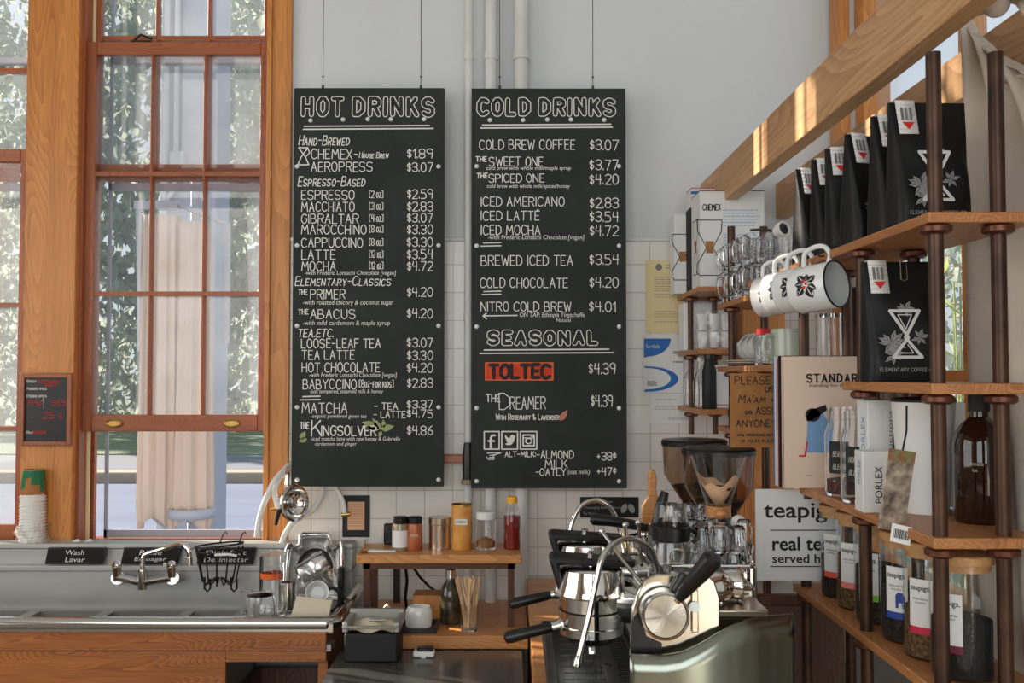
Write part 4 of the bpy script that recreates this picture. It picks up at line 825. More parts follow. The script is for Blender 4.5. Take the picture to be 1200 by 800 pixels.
bp_ = bench_at(550, 3.17); st = None
for k in range(16):
    a = k*2.4; r = .019*math.sqrt((k+.5)/16); tx = -.26+.48*((k*7) % 16)/15; z0 = bp_[2]+.012
    if st is None:
        st = MB().box(-.0035, .0035, -.001, .001, 0, .165).build('stir_stick', 'stick'); tag(st, 'thin flat wooden stir stick standing in the short glass', 'stir stick', 'stir sticks in the short glass'); o = st
    else: o = st.copy(); C.objects.link(o)
    o.location = (bp_[0]+r*math.cos(a)-tx*.02, bp_[1]+r*math.sin(a)*.8, z0); o.rotation_euler = (math.radians(rr_.uniform(-7, 7)), tx*1.15, math.radians(rr_.uniform(-30, 30)))
m = MB(); pts = [at(475, 662, 3.42), at(477, 680, 3.44), at(475, 700, 3.45), at(478, 724, 3.45)]; m.tube(pts, .006, 8); tag(m.build('power_cable', 'black'), 'straight black power cable hanging behind the jar shelf', 'cable')
m = MB(); pts = [at(484, 664, 3.42), at(492, 676, 3.45), at(503, 687, 3.46), at(517, 697, 3.46), at(523, 702, 3.45)]; m.tube(pts, .005, 8); tag(m.build('power_cable', 'black'), 'slanting dark cable running behind the dark bottle', 'cable')
m = MB(); a = at(463, 720, 3.5); m.box(-.012, .012, -.012, .012, zb_-.3, zsh-.03); o = m.build('wall_upright', 'iron'); o.location = (a.x, 3.55, 0); tag(o, 'grey metal upright on the tiles behind the jar shelf', 'upright')
# low steel-topped fridge counter
zc_ = zs(761, 3.09); t = thing('undercounter_fridge', 'low counter with a dark reflective steel top in front of the oak bench', 'counter', (-.26, 2.7, 0))
m = MB(); m.box(at(398, 760, 3.08).x+.26, .295, -.42, .385, zc_-.035, zc_); m.build('steel_top', 'countersteel', t, .004)
MB().box(-.30, .27, -.38, .38, .03, zc_-.035).build('body', 'black', t); 
for a in (-.29, -.008): MB().box(a, a+.272, -.40, -.382, .08, zc_-.06).build('door', 'steel_dull', t, .004)
p = at(497, 765, 3.02); t = thing('scanner', 'small white and dark blue gadget on the steel top under the bench edge', 'gadget', (p.x, 3.02, zc_+.0005)); MB().box(-.034, .034, -.02, .02, 0, .02).build('body', 'white', t, .006); MB().box(-.022, .03, -.021, .015, .018, .03).build('top', 'black', t, .006); MB().box(-.008, .008, -.024, -.018, .0, .008).build('clip', 'white', t)
# ================================================================== machine counter
t = thing('machine_counter', 'oak counter carrying the espresso machine and grinders', 'counter', (.055, 1.4, 0))
MB().box(0, .575, 0, 1.2, .89, .93).build('top', 'lightwood_x', t, .003)
MB().box(0, .82, 1.2, 2.15, .89, .93).build('top', 'lightwood_x', t, .003); MB().box(.004, .03, .02, 2.15, .02, .885).build('side_panel', 'lightwood_x', t); MB().box(.575, .82, 1.2, 1.22, .02, .885).build('end_panel', 'darkwood', t); MB().box(.55, .57, .02, 1.18, .02, .885).build('back_panel', 'darkwood', t)
# ================================================================== espresso machine
ex, ey, ez = .45, 2.1, .93
t = thing('espresso_machine', 'polished two-group espresso machine with steam wands, seen from its end', 'espresso machine', (ex, ey, ez)); EM = t
O = Vector((ex, ey, ez)); l = lambda px, py, y: at(px, py, y)-O
b = lambda m, x0, x1, y0, y1, z0, z1: m.box(x0-ex, x1-ex, y0-ey, y1-ey, z0-ez, z1-ez)
m = MB(); b(m, .31, .50, 1.93, 2.15, 1.03, 1.268); b(m, .31, .56, 2.15, 2.52, 1.03, 1.268); m.build('body', 'chrome_soft', t, .012)
m = MB(); b(m, .10, .52, 1.74, 2.50, .965, 1.03); m.build('base', 'steel', t, .006)
m = MB(); b(m, .29, .312, 1.80, 2.48, 1.03, 1.15); m.build('splash_plate', 'steel', t, .004)
for x in (.14, .48):
    for y in (1.8, 2.42): m = MB(); m.lathe([(0, 0), (.022, 0), (.018, .036), (0, .036)], 16, (x-ex, y-ey, 0)); m.build('foot', 'black', t)
# drip tray
zt_ = 1.055
m = MB(); b(m, .085, .30, 1.70, 2.42, 1.03, 1.04); b(m, .075, .098, 1.68, 2.43, 1.03, zt_+.012); b(m, .075, .30, 2.405, 2.43, 1.03, zt_+.012); b(m, .284, .30, 1.68, 2.43, 1.03, zt_+.004); o_tray = m.build('drip_tray', 'tray_dark', t, .008)
m = MB(); b(m, .10, .283, 1.70, 2.404, 1.042, 1.048)
for k in range(46):
    y = 1.71+k*.015; b(m, .235, .262, y, y+.007, 1.048, 1.053); b(m, .262, .27, y+.007, y+.014, 1.048, 1.055)
for k in range(5): b(m, .11+k*.024, .112+k*.024, 1.70, 2.40, 1.048, 1.0495)
for k in range(16):
    b(m, .112, .20, 1.72+k*.043, 1.722+k*.043, 1.048, 1.0495)
m.build('grate', 'tray_dark', o_tray)
m = MB(); r_ = random.Random(2)
for k in range(40): m.lathe([(0, 0), (.004, 0), (.002, .002), (0, .0025)], 8, (r_.uniform(.105, .28)-ex, r_.uniform(1.72, 2.39)-ey, 1.0495-ez))
m.build('coffee_crumbs', 'grounds', o_tray)
# group heads
def group(gx, gy, k):
    g = Vector((gx, gy, 1.7))-O
    m = MB(); m.lathe([(0, -.428), (.062, -.428), (.068, -.432), (.080, -.472), (.083, -.480), (.083, -.487), (.070, -.490), (.068, -.520), (.070, -.522), (.070, -.552), (.062, -.560), (0, -.560)], 40, g)
    gh = m.build('group_head', 'chrome', t)
    m = MB(); m.lathe([(.0695, -.519), (.0715, -.521), (.0695, -.523)], 36, g); m.build('seam_ring', 'iron', gh)
    m = MB(); m.tube([g+Vector((.03, 0, -.50)), g+Vector((.10, 0, -.505)), g+Vector((.17, .0, -.51))], .05, 20, [.044, .05, .058]); m.build('neck', 'chrome_soft', gh)
    # black paddle plate
    m = MB(); m.prism([(-.094, -.408), (-.086, -.400), (.095, -.412), (.095, -.426), (-.072, -.420), (-.058, -.484), (-.070, -.488)], -.034, .034, Matrix.Translation(g)); m.build('paddle_plate', 'black', t, .005)
    m = MB(); m.cyl(g+Vector((.0, 0, -.43)), g+Vector((.0, 0, -.396)), .008); m.build('paddle_knob', 'chrome', t)
    # portafilter
    m = MB(); m.lathe([(.060, -.553), (.071, -.555), (.071, -.572), (.060, -.578), (.050, -.590), (.02, -.596), (0, -.596)], 32, g)
    pf = m.build('portafilter', 'chrome', t)
    m = MB()
    for s in (-1, 1): m.tube([g+Vector((0, s*.01, -.592)), g+Vector((0, s*.02, -.606)), g+Vector((0, s*.022, -.614))], .008, 10)
    m.build('spout', 'chrome', pf)
    d = Vector((-1, -.12, -.20)).normalized(); p0 = g+Vector((-.066, -.004, -.556))
    m = MB(); m.tube([p0, p0+d*.022], .011, 12, [.016, .011]); m.build('ferrule', 'chrome_soft', pf)
    m = MB(); m.tube([p0+d*.022, p0+d*.035, p0+d*.07, p0+d*.112, p0+d*.126, p0+d*.130], .014, 14, [.010, .0115, .0125, .014, .012, .004]); m.build('handle', 'black', pf)
group(.175, 2.10, 0); group(.185, 2.40, 1)
# steam wands
def wand(pts, r):
    V = [l(*p) for p in pts]; out = []
    for i in range(len(V)-1):
        p0 = V[max(i-1, 0)]; p1 = V[i]; p2 = V[i+1]; p3 = V[min(i+2, len(V)-1)]
        for k in range(6):
            s = k/6; out.append(.5*((2*p1)+(p2-p0)*s+(2*p0-5*p1+4*p2-p3)*s*s+(3*p1-p0-3*p2+p3)*s**3))
    m = MB(); m.tube(out+[V[-1]], r, 12); return m
w_ = wand([(678, 770, 1.86), (690, 722, 1.87), (699, 680, 1.88), (706, 653, 1.89), (721, 636, 1.91), (741, 631, 1.93), (760, 641, 1.95), (769, 660, 1.97), (771, 684, 1.98)], .0062).build('steam_wand', 'chrome_soft', t)
m = MB(); m.tube([l(679, 768, 1.86), l(677, 775, 1.858), l(675.5, 781, 1.857)], .006, 12, [.0062, .0088, .0075]); m.build('wand_tip', 'chrome_soft', w_)
w_ = wand([(662, 660, 2.52), (666, 636, 2.53), (671, 610, 2.54), (682, 592, 2.55), (699, 586, 2.56), (714, 593, 2.56), (723, 610, 2.56), (729, 632, 2.55), (735, 660, 2.50)], .0068).build('steam_wand', 'chrome_soft', t)
m = MB(); m.tube([l(662, 656, 2.52), l(659, 682, 2.51)], .0068, 12, [.0068, .009]); m.build('wand_tip', 'chrome_soft', w_)
# end panels
Y = 1.745
pl = lambda px, py, y=Y: ((at(px, py, y)-O).x, (at(px, py, y)-O).z)
m = MB(); m.prism([pl(*p) for p in ((738, 770), (740, 716), (746, 694), (755, 679), (768, 672), (828, 672), (837, 680), (843, 700), (843, 740), (838, 770))], 1.74-ey, 1.755-ey); m.build('end_plate', 'panel', t, .003)
m = MB(); m.prism([pl(*p) for p in ((739, 764), (740, 726), (746, 716), (752, 726), (757, 744), (775, 752), (775, 764))], 1.738-ey, 1.7405-ey); m.build('dark_reflection', 'black', t)  # black patch puts a dark reflection of the room onto the mirror plate
top = [(738, 766), (780, 766), (800, 762), (820, 753), (840, 742), (858, 734), (880, 729), (905, 727), (940, 727)]
X0 = pl(738, 766, 1.72)[0]; nn = len(top)
def bulge(u, v):
    k = u*(nn-1); i = min(int(k), nn-2); f = k-i; px = top[i][0]+(top[i+1][0]-top[i][0])*f; py = top[i][1]+(top[i+1][1]-top[i][1])*f
    a, c = pl(px, py, 1.72); zb = .965-ez
    return (a, 1.715-ey+.10*(u-.25)**2, c+(zb-c)*v)
MB().grid(bulge, 40, 6).build('lower_cover', 'cover', t, solid=.004)
# brushed dial with handle
mdl, ntd, bd = nodes('radial_brushed_steel'); bd.inputs['Base Color'].default_value = S(196, 190, 176); bd.inputs['Metallic'].default_value = 1; bd.inputs['Roughness'].default_value = .24; bd.inputs['Anisotropic'].default_value = .9
tcd = N(ntd, 'ShaderNodeTexCoord'); sxd = N(ntd, 'ShaderNodeSeparateXYZ'); atd = N(ntd, 'ShaderNodeMath', operation='ARCTAN2'); nzd = N(ntd, 'ShaderNodeTexNoise', Scale=34.0, Detail=3.0); nzd.noise_dimensions = '1D'; bpd = N(ntd, 'ShaderNodeBump', Strength=.5, Distance=.0012)
for a_, b_ in ((tcd.outputs['Object'], sxd.inputs[0]), (sxd.outputs['X'], atd.inputs[0]), (sxd.outputs['Y'], atd.inputs[1]), (atd.outputs[0], nzd.inputs['W']), (nzd.outputs[0], bpd.inputs['Height']), (bpd.outputs[0], bd.inputs['Normal'])): ntd.links.new(a_, b_)
tg = N(ntd, 'ShaderNodeTangent', direction_type='RADIAL', axis='Z'); ntd.links.new(tg.outputs[0], bd.inputs['Tangent'])
c0 = l(780, 722, 1.70)
o = MB().lathe([(0, .030), (.0375, .030), (.038, .028)], 48).build('dial_face', mdl, t); o.location = (c0.x, c0.y+.03, c0.z); o.rotation_euler = (PI/2, 0, 0)
o2 = MB().lathe([(.038, .027), (.0395, .033), (.0435, .031), (.0445, .022), (.0445, .0), (.03, -.008), (0, -.008)], 48).build('dial_rim', 'chrome_soft', t); o2.location = (c0.x, c0.y+.03, c0.z); o2.rotation_euler = (PI/2, 0, 0)
m = MB(); m.tube([l(796, 701, 1.70), l(803, 692, 1.69), l(820, 672, 1.67), l(835, 655, 1.655), l(838, 652, 1.652)], .016, 16, [.0085, .012, .0165, .0185, .012]); m.build('dial_handle', 'black', t)
m = MB(); m.tube([l(793, 704, 1.705), l(798, 698, 1.70)], .01, 12, [.008, .0095]); m.build('handle_ferrule', 'chrome', t)
m = MB(); m.tube([l(792, 694, 1.735), l(804, 674, 1.73)], .013, 12); m.build('lever_stub', 'black', t)
m = MB(); m.cyl(l(814, 711, 1.742), l(814, 711, 1.728), .0095, n=18); m.build('bolt', 'steel', t); m = MB(); m.box(l(810, 740, 1.74).x, l(818, 740, 1.74).x, 1.733-ey, 1.741-ey, l(814, 740, 1.74).z, l(814, 690, 1.74).z); m.build('reflection_strip', 'copper', t, .002)  # copper strip builds in the reflection of the handle on the plate
# cup rail
m = MB()
for z in (1.30,): m.tube([l(0, 0, 1)*0+Vector(p)-O for p in ((.33, 1.96, z), (.49, 1.96, z), (.555, 2.18, z), (.555, 2.50, z), (.33, 2.50, z))], .004, 8)
for p in ((.33, 1.96), (.49, 1.96), (.555, 2.18), (.555, 2.50), (.33, 2.50)): m.cyl(Vector((p[0], p[1], 1.266))-O, Vector((p[0], p[1], 1.30))-O, .004, n=8)
m.build('cup_rail', 'chrome', t)
# things on and around the machine top
ZT = 1.2685
tp = lambda px, y: (at(px, 640, y).x, y, ZT)
t = thing('glass_decanter', 'clear glass brewer with a black band left of the small stacked glasses', 'carafe', tp(786, 2.03)); m = MB(); m.lathe([(0, 0), (.038, 0), (.043, .006), (.043, .06), (.036, .075), (.036, .085), (.040, .10), (.033, .150), (.031, .150), (.038, .10), (.034, .085), (.034, .075), (.041, .06), (.041, .008), (0, .006)], 32); m.build('body', 'glass', t)
m = MB(); m.lathe([(.0365, .072), (.0415, .074), (.0425, .102), (.0395, .106)], 32); m.build('band', 'black', t); m = MB(); m.tube([(.041, 0, .095), (.056, 0, .088), (.058, 0, .075), (.046, 0, .068)], .005, 8); m.build('band_clip', 'black', t)
t = thing('glass_jug', 'clear glass jug with a wire loop handle in front of the brewer', 'jug', tp(795, 1.985)); t.location = (.352+.02, 1.985, ZT); 
t.location = (at(806, 640, 2.0).x+.012, 1.985, ZT)
m = MB(); jar_lathe(m, .026, .07); m.build('body', 'glass', t); m = MB(); m.tube([(-.026+.016*math.cos(a)*1.0-.012, -.004, .045+.018*math.sin(a)) for a in [2*PI*k/16 for k in range(16)]], .002, 6, closed=True); m.build('handle', 'chrome', t)
t = thing('pour_over_carafe', 'hourglass glass brewer with a paper filter and wooden collar behind the stacked glasses', 'carafe', (.49, 2.24, ZT))
m = MB(); m.lathe([(0, 0), (.045, 0), (.058, .012), (.060, .03), (.045, .07), (.026, .10), (.024, .106), (.028, .115), (.066, .235), (.064, .235), (.026, .116), (.022, .106), (.024, .10), (.043, .07), (.058, .03), (.055, .014), (.044, .003), (0, .003)], 32); m.build('body', 'glass', t)
m = MB(); m.lathe([(.027, .094), (.030, .092), (.029, .106), (.0305, .118), (.029, .117)], 24); m.build('wooden_collar', 'lightwood_x', t); m = MB(); m.ball((-.005, -.045, .104), .0125, 14); m.build('tie_bead', 'lightwood_x', t)
m = MB()
for k in range(40):
    a, b_ = 2*PI*k/40, 2*PI*(k+1)/40; hh = lambda a: .168+.022*abs(math.cos(1.0*a+.6))**3+.006*math.sin(5*a); R = lambda z: .0245+(z-.112)*.31
    m.add([(.006*math.cos(a), .006*math.sin(a), .115), (.006*math.cos(b_), .006*math.sin(b_), .115), (R(hh(b_))*math.cos(b_), R(hh(b_))*math.sin(b_), hh(b_)), (R(hh(a))*math.cos(a), R(hh(a))*math.sin(a), hh(a))], [(0, 1, 2, 3)])
m.build('paper_filter', 'peachpaper', t, solid=.0008); m = MB(); m.lathe([(0, .135), (.03, .155), (.034, .162), (0, .158)], 20); m.build('coffee_grounds', 'grounds', t)
t = thing('white_ball_tamper', 'round pale knob beside the wooden collar of the hourglass brewer', 'knob', (at(862, 640, 2.2).x, 2.17, ZT)); m = MB(); m.lathe([(0, 0), (.02, 0), (.02, .02), (.009, .03), (.009, .075)], 20); m.build('stem', 'chrome', t); m = MB(); m.ball((0, 0, .088), .018, 18); m.build('ball', 'ceramic', t)
tum = None; kk = 0; rg = random.Random(11)
for iy in range(12):
    for ix in range(6):
        x = .395+ix*.037+.018*(iy % 2); y = 2.0+iy*.041
        if x > .262*y-.028 or x > .53 or math.hypot(x-.49, y-2.24) < .083 or (abs(x-(at(862, 640, 2.2).x)) < .055 and abs(y-2.17) < .05): continue
        if tum is None:
            tum = thing('glass_cup', 'small clear faceted glass upturned among the glasses on the espresso machine', 'glass', (x, y, ZT), 0, 'upturned glasses on the espresso machine')
            m = MB(); n = 10
            def ring(r, z, f=1): return [(r*math.cos(2*PI*k/n), r*math.sin(2*PI*k/n), z) for k in range(n)]
            rings = [ring(.0165, 0), ring(.018, 0), ring(.018, .024), ring(.0155, .046), ring(.013, .052)]; inner_ = [ring(.011, .045), ring(.0155, .024)]
            R_ = rings+inner_; vs = [p for r in R_ for p in r]; fs = []
            for a in range(len(R_)-1):
                for k in range(n): fs.append((a*n+k, a*n+(k+1) % n, (a+1)*n+(k+1) % n, (a+1)*n+k))
            a = len(R_)-1
            for k in range(n): fs.append((a*n+k, a*n+(k+1) % n, (k+1) % n, k))
            fs += [tuple(4*n+k for k in range(n)), tuple(5*n+k for k in range(n))][:2]
            m.add(vs, fs); m.build('glass_wall', 'glass_thick', tum, sharp=20)
        else: dup(tum, (x, y, ZT), rg.uniform(0, 3))
        kk += 1
for iy in range(9):
    for ix in range(5):
        x = .405+ix*.038+.012*(iy % 2)+rg.uniform(-.002, .002); y = 2.02+iy*.045
        if x > .262*y-.03 or x > .52 or math.hypot(x-.49, y-2.24) < .085 or (abs(x-(at(862, 640, 2.2).x)) < .05 and abs(y-2.17) < .045) or rg.random() < .2: continue
        dup(tum, (x, y, ZT+.0525), rg.uniform(0, 3), 'small clear faceted glass in the upper layer of the glasses on the espresso machine', 'upper layer of glasses on the espresso machine')
def milk_pitcher(loc, rz, ry, lab, k=1.0):
    t = thing('milk_pitcher', lab, 'pitcher', loc); t.rotation_euler = (0, ry, rz)
    m = MB(); m.lathe([(0, 0), (.034*k, 0), (.037*k, .004), (.036*k, .03*k), (.028*k, .062*k), (.030*k, .078*k), (.0285*k, .078*k), (.0265*k, .062*k), (.034*k, .03*k), (.034*k, .006), (0, .004)], 28); m.build('body', 'chrome', t)
    m = MB(); m.tube(smooth([(.028*k, 0, .068*k), (.052*k, 0, .066*k), (.056*k, 0, .045*k), (.05*k, 0, .02*k), (.036*k, 0, .012*k)]), .004, 8); m.build('handle', 'chrome', t)
    return t
milk_pitcher((at(818, 650, 1.9).x+.012, 1.90, ZT-.0005+.03), math.radians(150), math.radians(90), 'small steel milk pitcher lying behind the black dial handle', .8).location.z = 1.2685+.032
mp_ = thing('pitcher_shelf', 'narrow brown metal ledge at the near end of the espresso machine top', 'ledge', (.47, 1.86, 1.10)); MB().box(-.095, .018, -.06, .06, .135, .150).build('ledge_top', 'copper', mp_, .003); MB().box(-.09, .014, -.05, .05, -.066, .135).build('ledge_body', 'bronze', mp_, .004)
for k, (px, y, rz, lab) in enumerate(((850, 1.86, 200, 'steel milk pitcher lying left of the teapigs card'), (872, 1.875, 165, 'steel milk pitcher lying hard against the teapigs card'))):
    milk_pitcher((at(px, 660, y).x, y, 1.2505+.031), math.radians(rz), math.radians(90), lab, .8)
for o in SC.objects:
    if o.get('label', '').startswith('small steel milk pitcher lying behind'): o.location = (at(823, 660, 1.86).x, 1.86, 1.2505+.031)
t = thing('portafilter', 'spare black-handled portafilter lying across the espresso machine top', 'portafilter', (at(760, 606, 2.45).x, 2.44, 1.2685)); m = MB(); m.lathe([(.024, 0), (.034, .004), (.036, .03), (.033, .03), (.03, .006), (0, .004)], 28, (.03, 0, .0)); m.build('basket', 'chrome', t); m = MB(); m.tube([(-.005, 0, .03), (-.03, 0, .038), (-.10, 0, .05), (-.145, 0, .054), (-.152, 0, .055)], .013, 14, [.009, .013, .014, .0155, .008]); m.build('handle', 'black', t)
t = thing('portafilter', 'second spare portafilter with an upright black handle by the brush', 'portafilter', (at(742, 625, 2.36).x+.02, 2.34, 1.2685)); m = MB(); m.lathe([(.024, 0), (.032, .004), (.034, .03), (.031, .03), (.028, .006), (0, .004)], 28); m.build('basket', 'chrome', t); m = MB(); m.tube([(.02, 0, .028), (.04, .01, .07), (.052, .015, .11), (.06, .018, .135)], .012, 14, [.008, .0125, .014, .010]); m.build('handle', 'black', t)
for k, (p0, p1, lab) in enumerate((((716, 640, 2.1), (757, 690, 1.98), 'long bright steel bar spoon leaning down to the end plate'), ((705, 622, 2.3), (746, 676, 2.06), 'steel bar spoon lying behind the near steam wand'), ((733, 615, 2.34), (738, 668, 2.1), 'thin steel rod standing between the two steam wands'), ((748, 612, 2.3), (752, 662, 2.1), 'steel thermometer stem standing beside the brewer'))):
    a = at(*p0); e = at(*p1); t = thing('bar_spoon', lab, 'spoon', tuple(e)); m = MB(); m.tube([(0, 0, 0), (a-e)*.5, a-e], .004, 8); m.build('handle', 'chrome', t); m = MB(); m.ball(a-e, .009, 12); m.build('end_knob', 'chrome', t)
m = MB(); a = at(792, 690, 1.97); e = at(752, 640, 2.05); pts = [e+(a-e)*(k/160)+Vector((.004*math.cos(k*1.3), .004*math.sin(k*1.3), .004*math.cos(k*1.3))) for k in range(161)]; m.tube(pts, .0012, 5); tag(m.build('coil_hose', 'wire'), 'grey coiled spring running down in front of the black-banded brewer', 'spring')
# brush
Y = 2.56; c0 = at(764, 613, Y); t = thing('grinder_brush', 'wooden-handled brush standing upright against the tiles side of the espresso machine', 'brush', (c0.x, Y, .93)); l2 = lambda px, py: ((px-764)/FPX*Y, at(764, py, Y).z-.93)
m = MB(); m.prism([l2(*p) for p in ((752, 613), (752, 592), (758, 584), (760, 572), (759, 560), (762, 551), (765, 549), (768, 551), (770, 560), (769, 572), (771, 584), (777, 592), (777, 613))], -.008, .008); m.build('handle', 'stick' if False else 'lightwood_x', t, .004); m = MB(); zz = l2(764, 613)[1]; m.box(-.030, .030, -.012, .012, zz-.05, zz); m.build('ferrule', 'brass', t); m = MB(); m.box(-.028, .028, -.012, .012, .0, zz-.05); m.build('bristles', 'bristle', t)
# grinders
def grinder(cx, cy, lab):
    t = thing('coffee_grinder', lab, 'coffee grinder', (cx, cy, .93)); H = 1.482-.93
    m = MB(); m.lathe([(0, 0), (.085, 0), (.09, .01), (.085, .30), (.06, .335), (0, .335)], 28); m.build('body', 'black', t)
    m = MB(); m.lathe([(.040, .335), (.045, H-.20), (.10, H-.115), (.104, H-.02), (.102, H-.02), (.098, H-.113), (.043, H-.197), (.038, .337)], 36); m.build('hopper', 'smoke', t)
    m = MB(); m.lathe([(0, .34), (.038, .34), (.042, H-.20), (.075, H-.152), (0, H-.145)], 28); m.build('beans', 'grounds', t)
    m = MB(); m.lathe([(.0, H-.02), (.107, H-.02), (.108, H-.006), (.103, H), (0, H+.004)], 36); m.build('hopper_lid', 'black', t)
    m = MB(); m.box(-.03, .03, -.15, -.07, .16, .19); m.build('fork', 'chrome', t)
grinder(.605, 2.76, 'nearer coffee grinder with a smoked hopper, half behind the hourglass brewer'); grinder(.60, 3.10, 'farther coffee grinder with a smoked hopper, next to the wall tiles')
# wooden upright at the corner
struct(MB().box(.86, 1.02, 3.50, 3.60, .93, 1.95).build('trim_7', 'oak_v', bevel=.004))

t = thing('dark_filler', 'added dark sheet darkening the space under the tea shelf behind the teapigs card', 'panel', (.745, 2.46, 0)); MB().box(-.105, .115, -.01, .01, .0, 1.10).build('sheet', 'darkwood', t, .002); MB().box(-.108, .12, -.016, .016, 1.10, 1.125).build('cap_rail', 'legbrown', t, .003)  # added dark sheet that darkens the area under the tea shelf
# ================================================================== right-hand shelving
XF, XP, XQ, XB = .69, .703, .816, .875
def shelf_unit(lab, loc, boards, stations, xf, xp, xq, xb, r):
    t = thing('pipe_shelf', lab, 'shelving', loc); lx, ly, lz = loc
    for y0, y1, z in boards: MB().box(xf-lx, xb-lx, y0-ly, y1-ly, z-.018-lz, z-lz).build('shelf_board', 'shelf_y', t, .002)
    for y, z0, z1 in stations:
        for x in (xp+.008, xq): 
            m = MB(); m.cyl((x-lx, y-ly, z0-lz), (x-lx, y-ly, z1-lz), r, n=14); po = m.build('post', 'bronze', t)
            for a, b_, z in boards:
                if a-.02 <= y <= b_+.02 and z0+.01 <= z <= z1+.02: MB().lathe([(0, -.016), (.020, -.016), (.026, -.012), (.026, -.004), (.02, 0), (0, 0)], 18, (x-lx, y-ly, z-.0185-lz)).build('collar', 'collar', po)
    return t
ZTOP, ZGL, ZBAG, ZPL, ZLOW, ZSTD, ZTEA = 1.967, 1.93, 1.683, 1.722, 1.525, 1.43, 1.185
main = shelf_unit('tall wood and pipe shelving along the right side, full of coffee goods', (.78, 2.3, .93),
    [(1.545, 2.74, ZTOP), (2.745, 3.155, ZGL), (1.545, 1.965, ZBAG), (2.36, 3.155, ZPL), (2.62, 3.155, ZLOW), (1.545, 2.31, ZSTD), (1.545, 2.325, ZTEA)],
    [(1.568, .0, 2.24), (1.90, .0, 1.428), (1.90, 1.665, 1.965), (2.285, .0, 1.965), (3.03, .93, 2.175)], XF, XP, XQ, XB, .0125)
ZA, ZB_, ZC = 1.993, 1.782, 1.578
far = shelf_unit('smaller wood and pipe shelving nearest the tiled wall, holding boxes', (.69, 3.35, .93),
    [(3.17, 3.575, ZA), (3.17, 3.575, ZB_), (3.17, 3.575, ZC)], [(3.40, 1.48, 2.0)], .63, .640, .735, .80, .010)
for z in (0,): pass
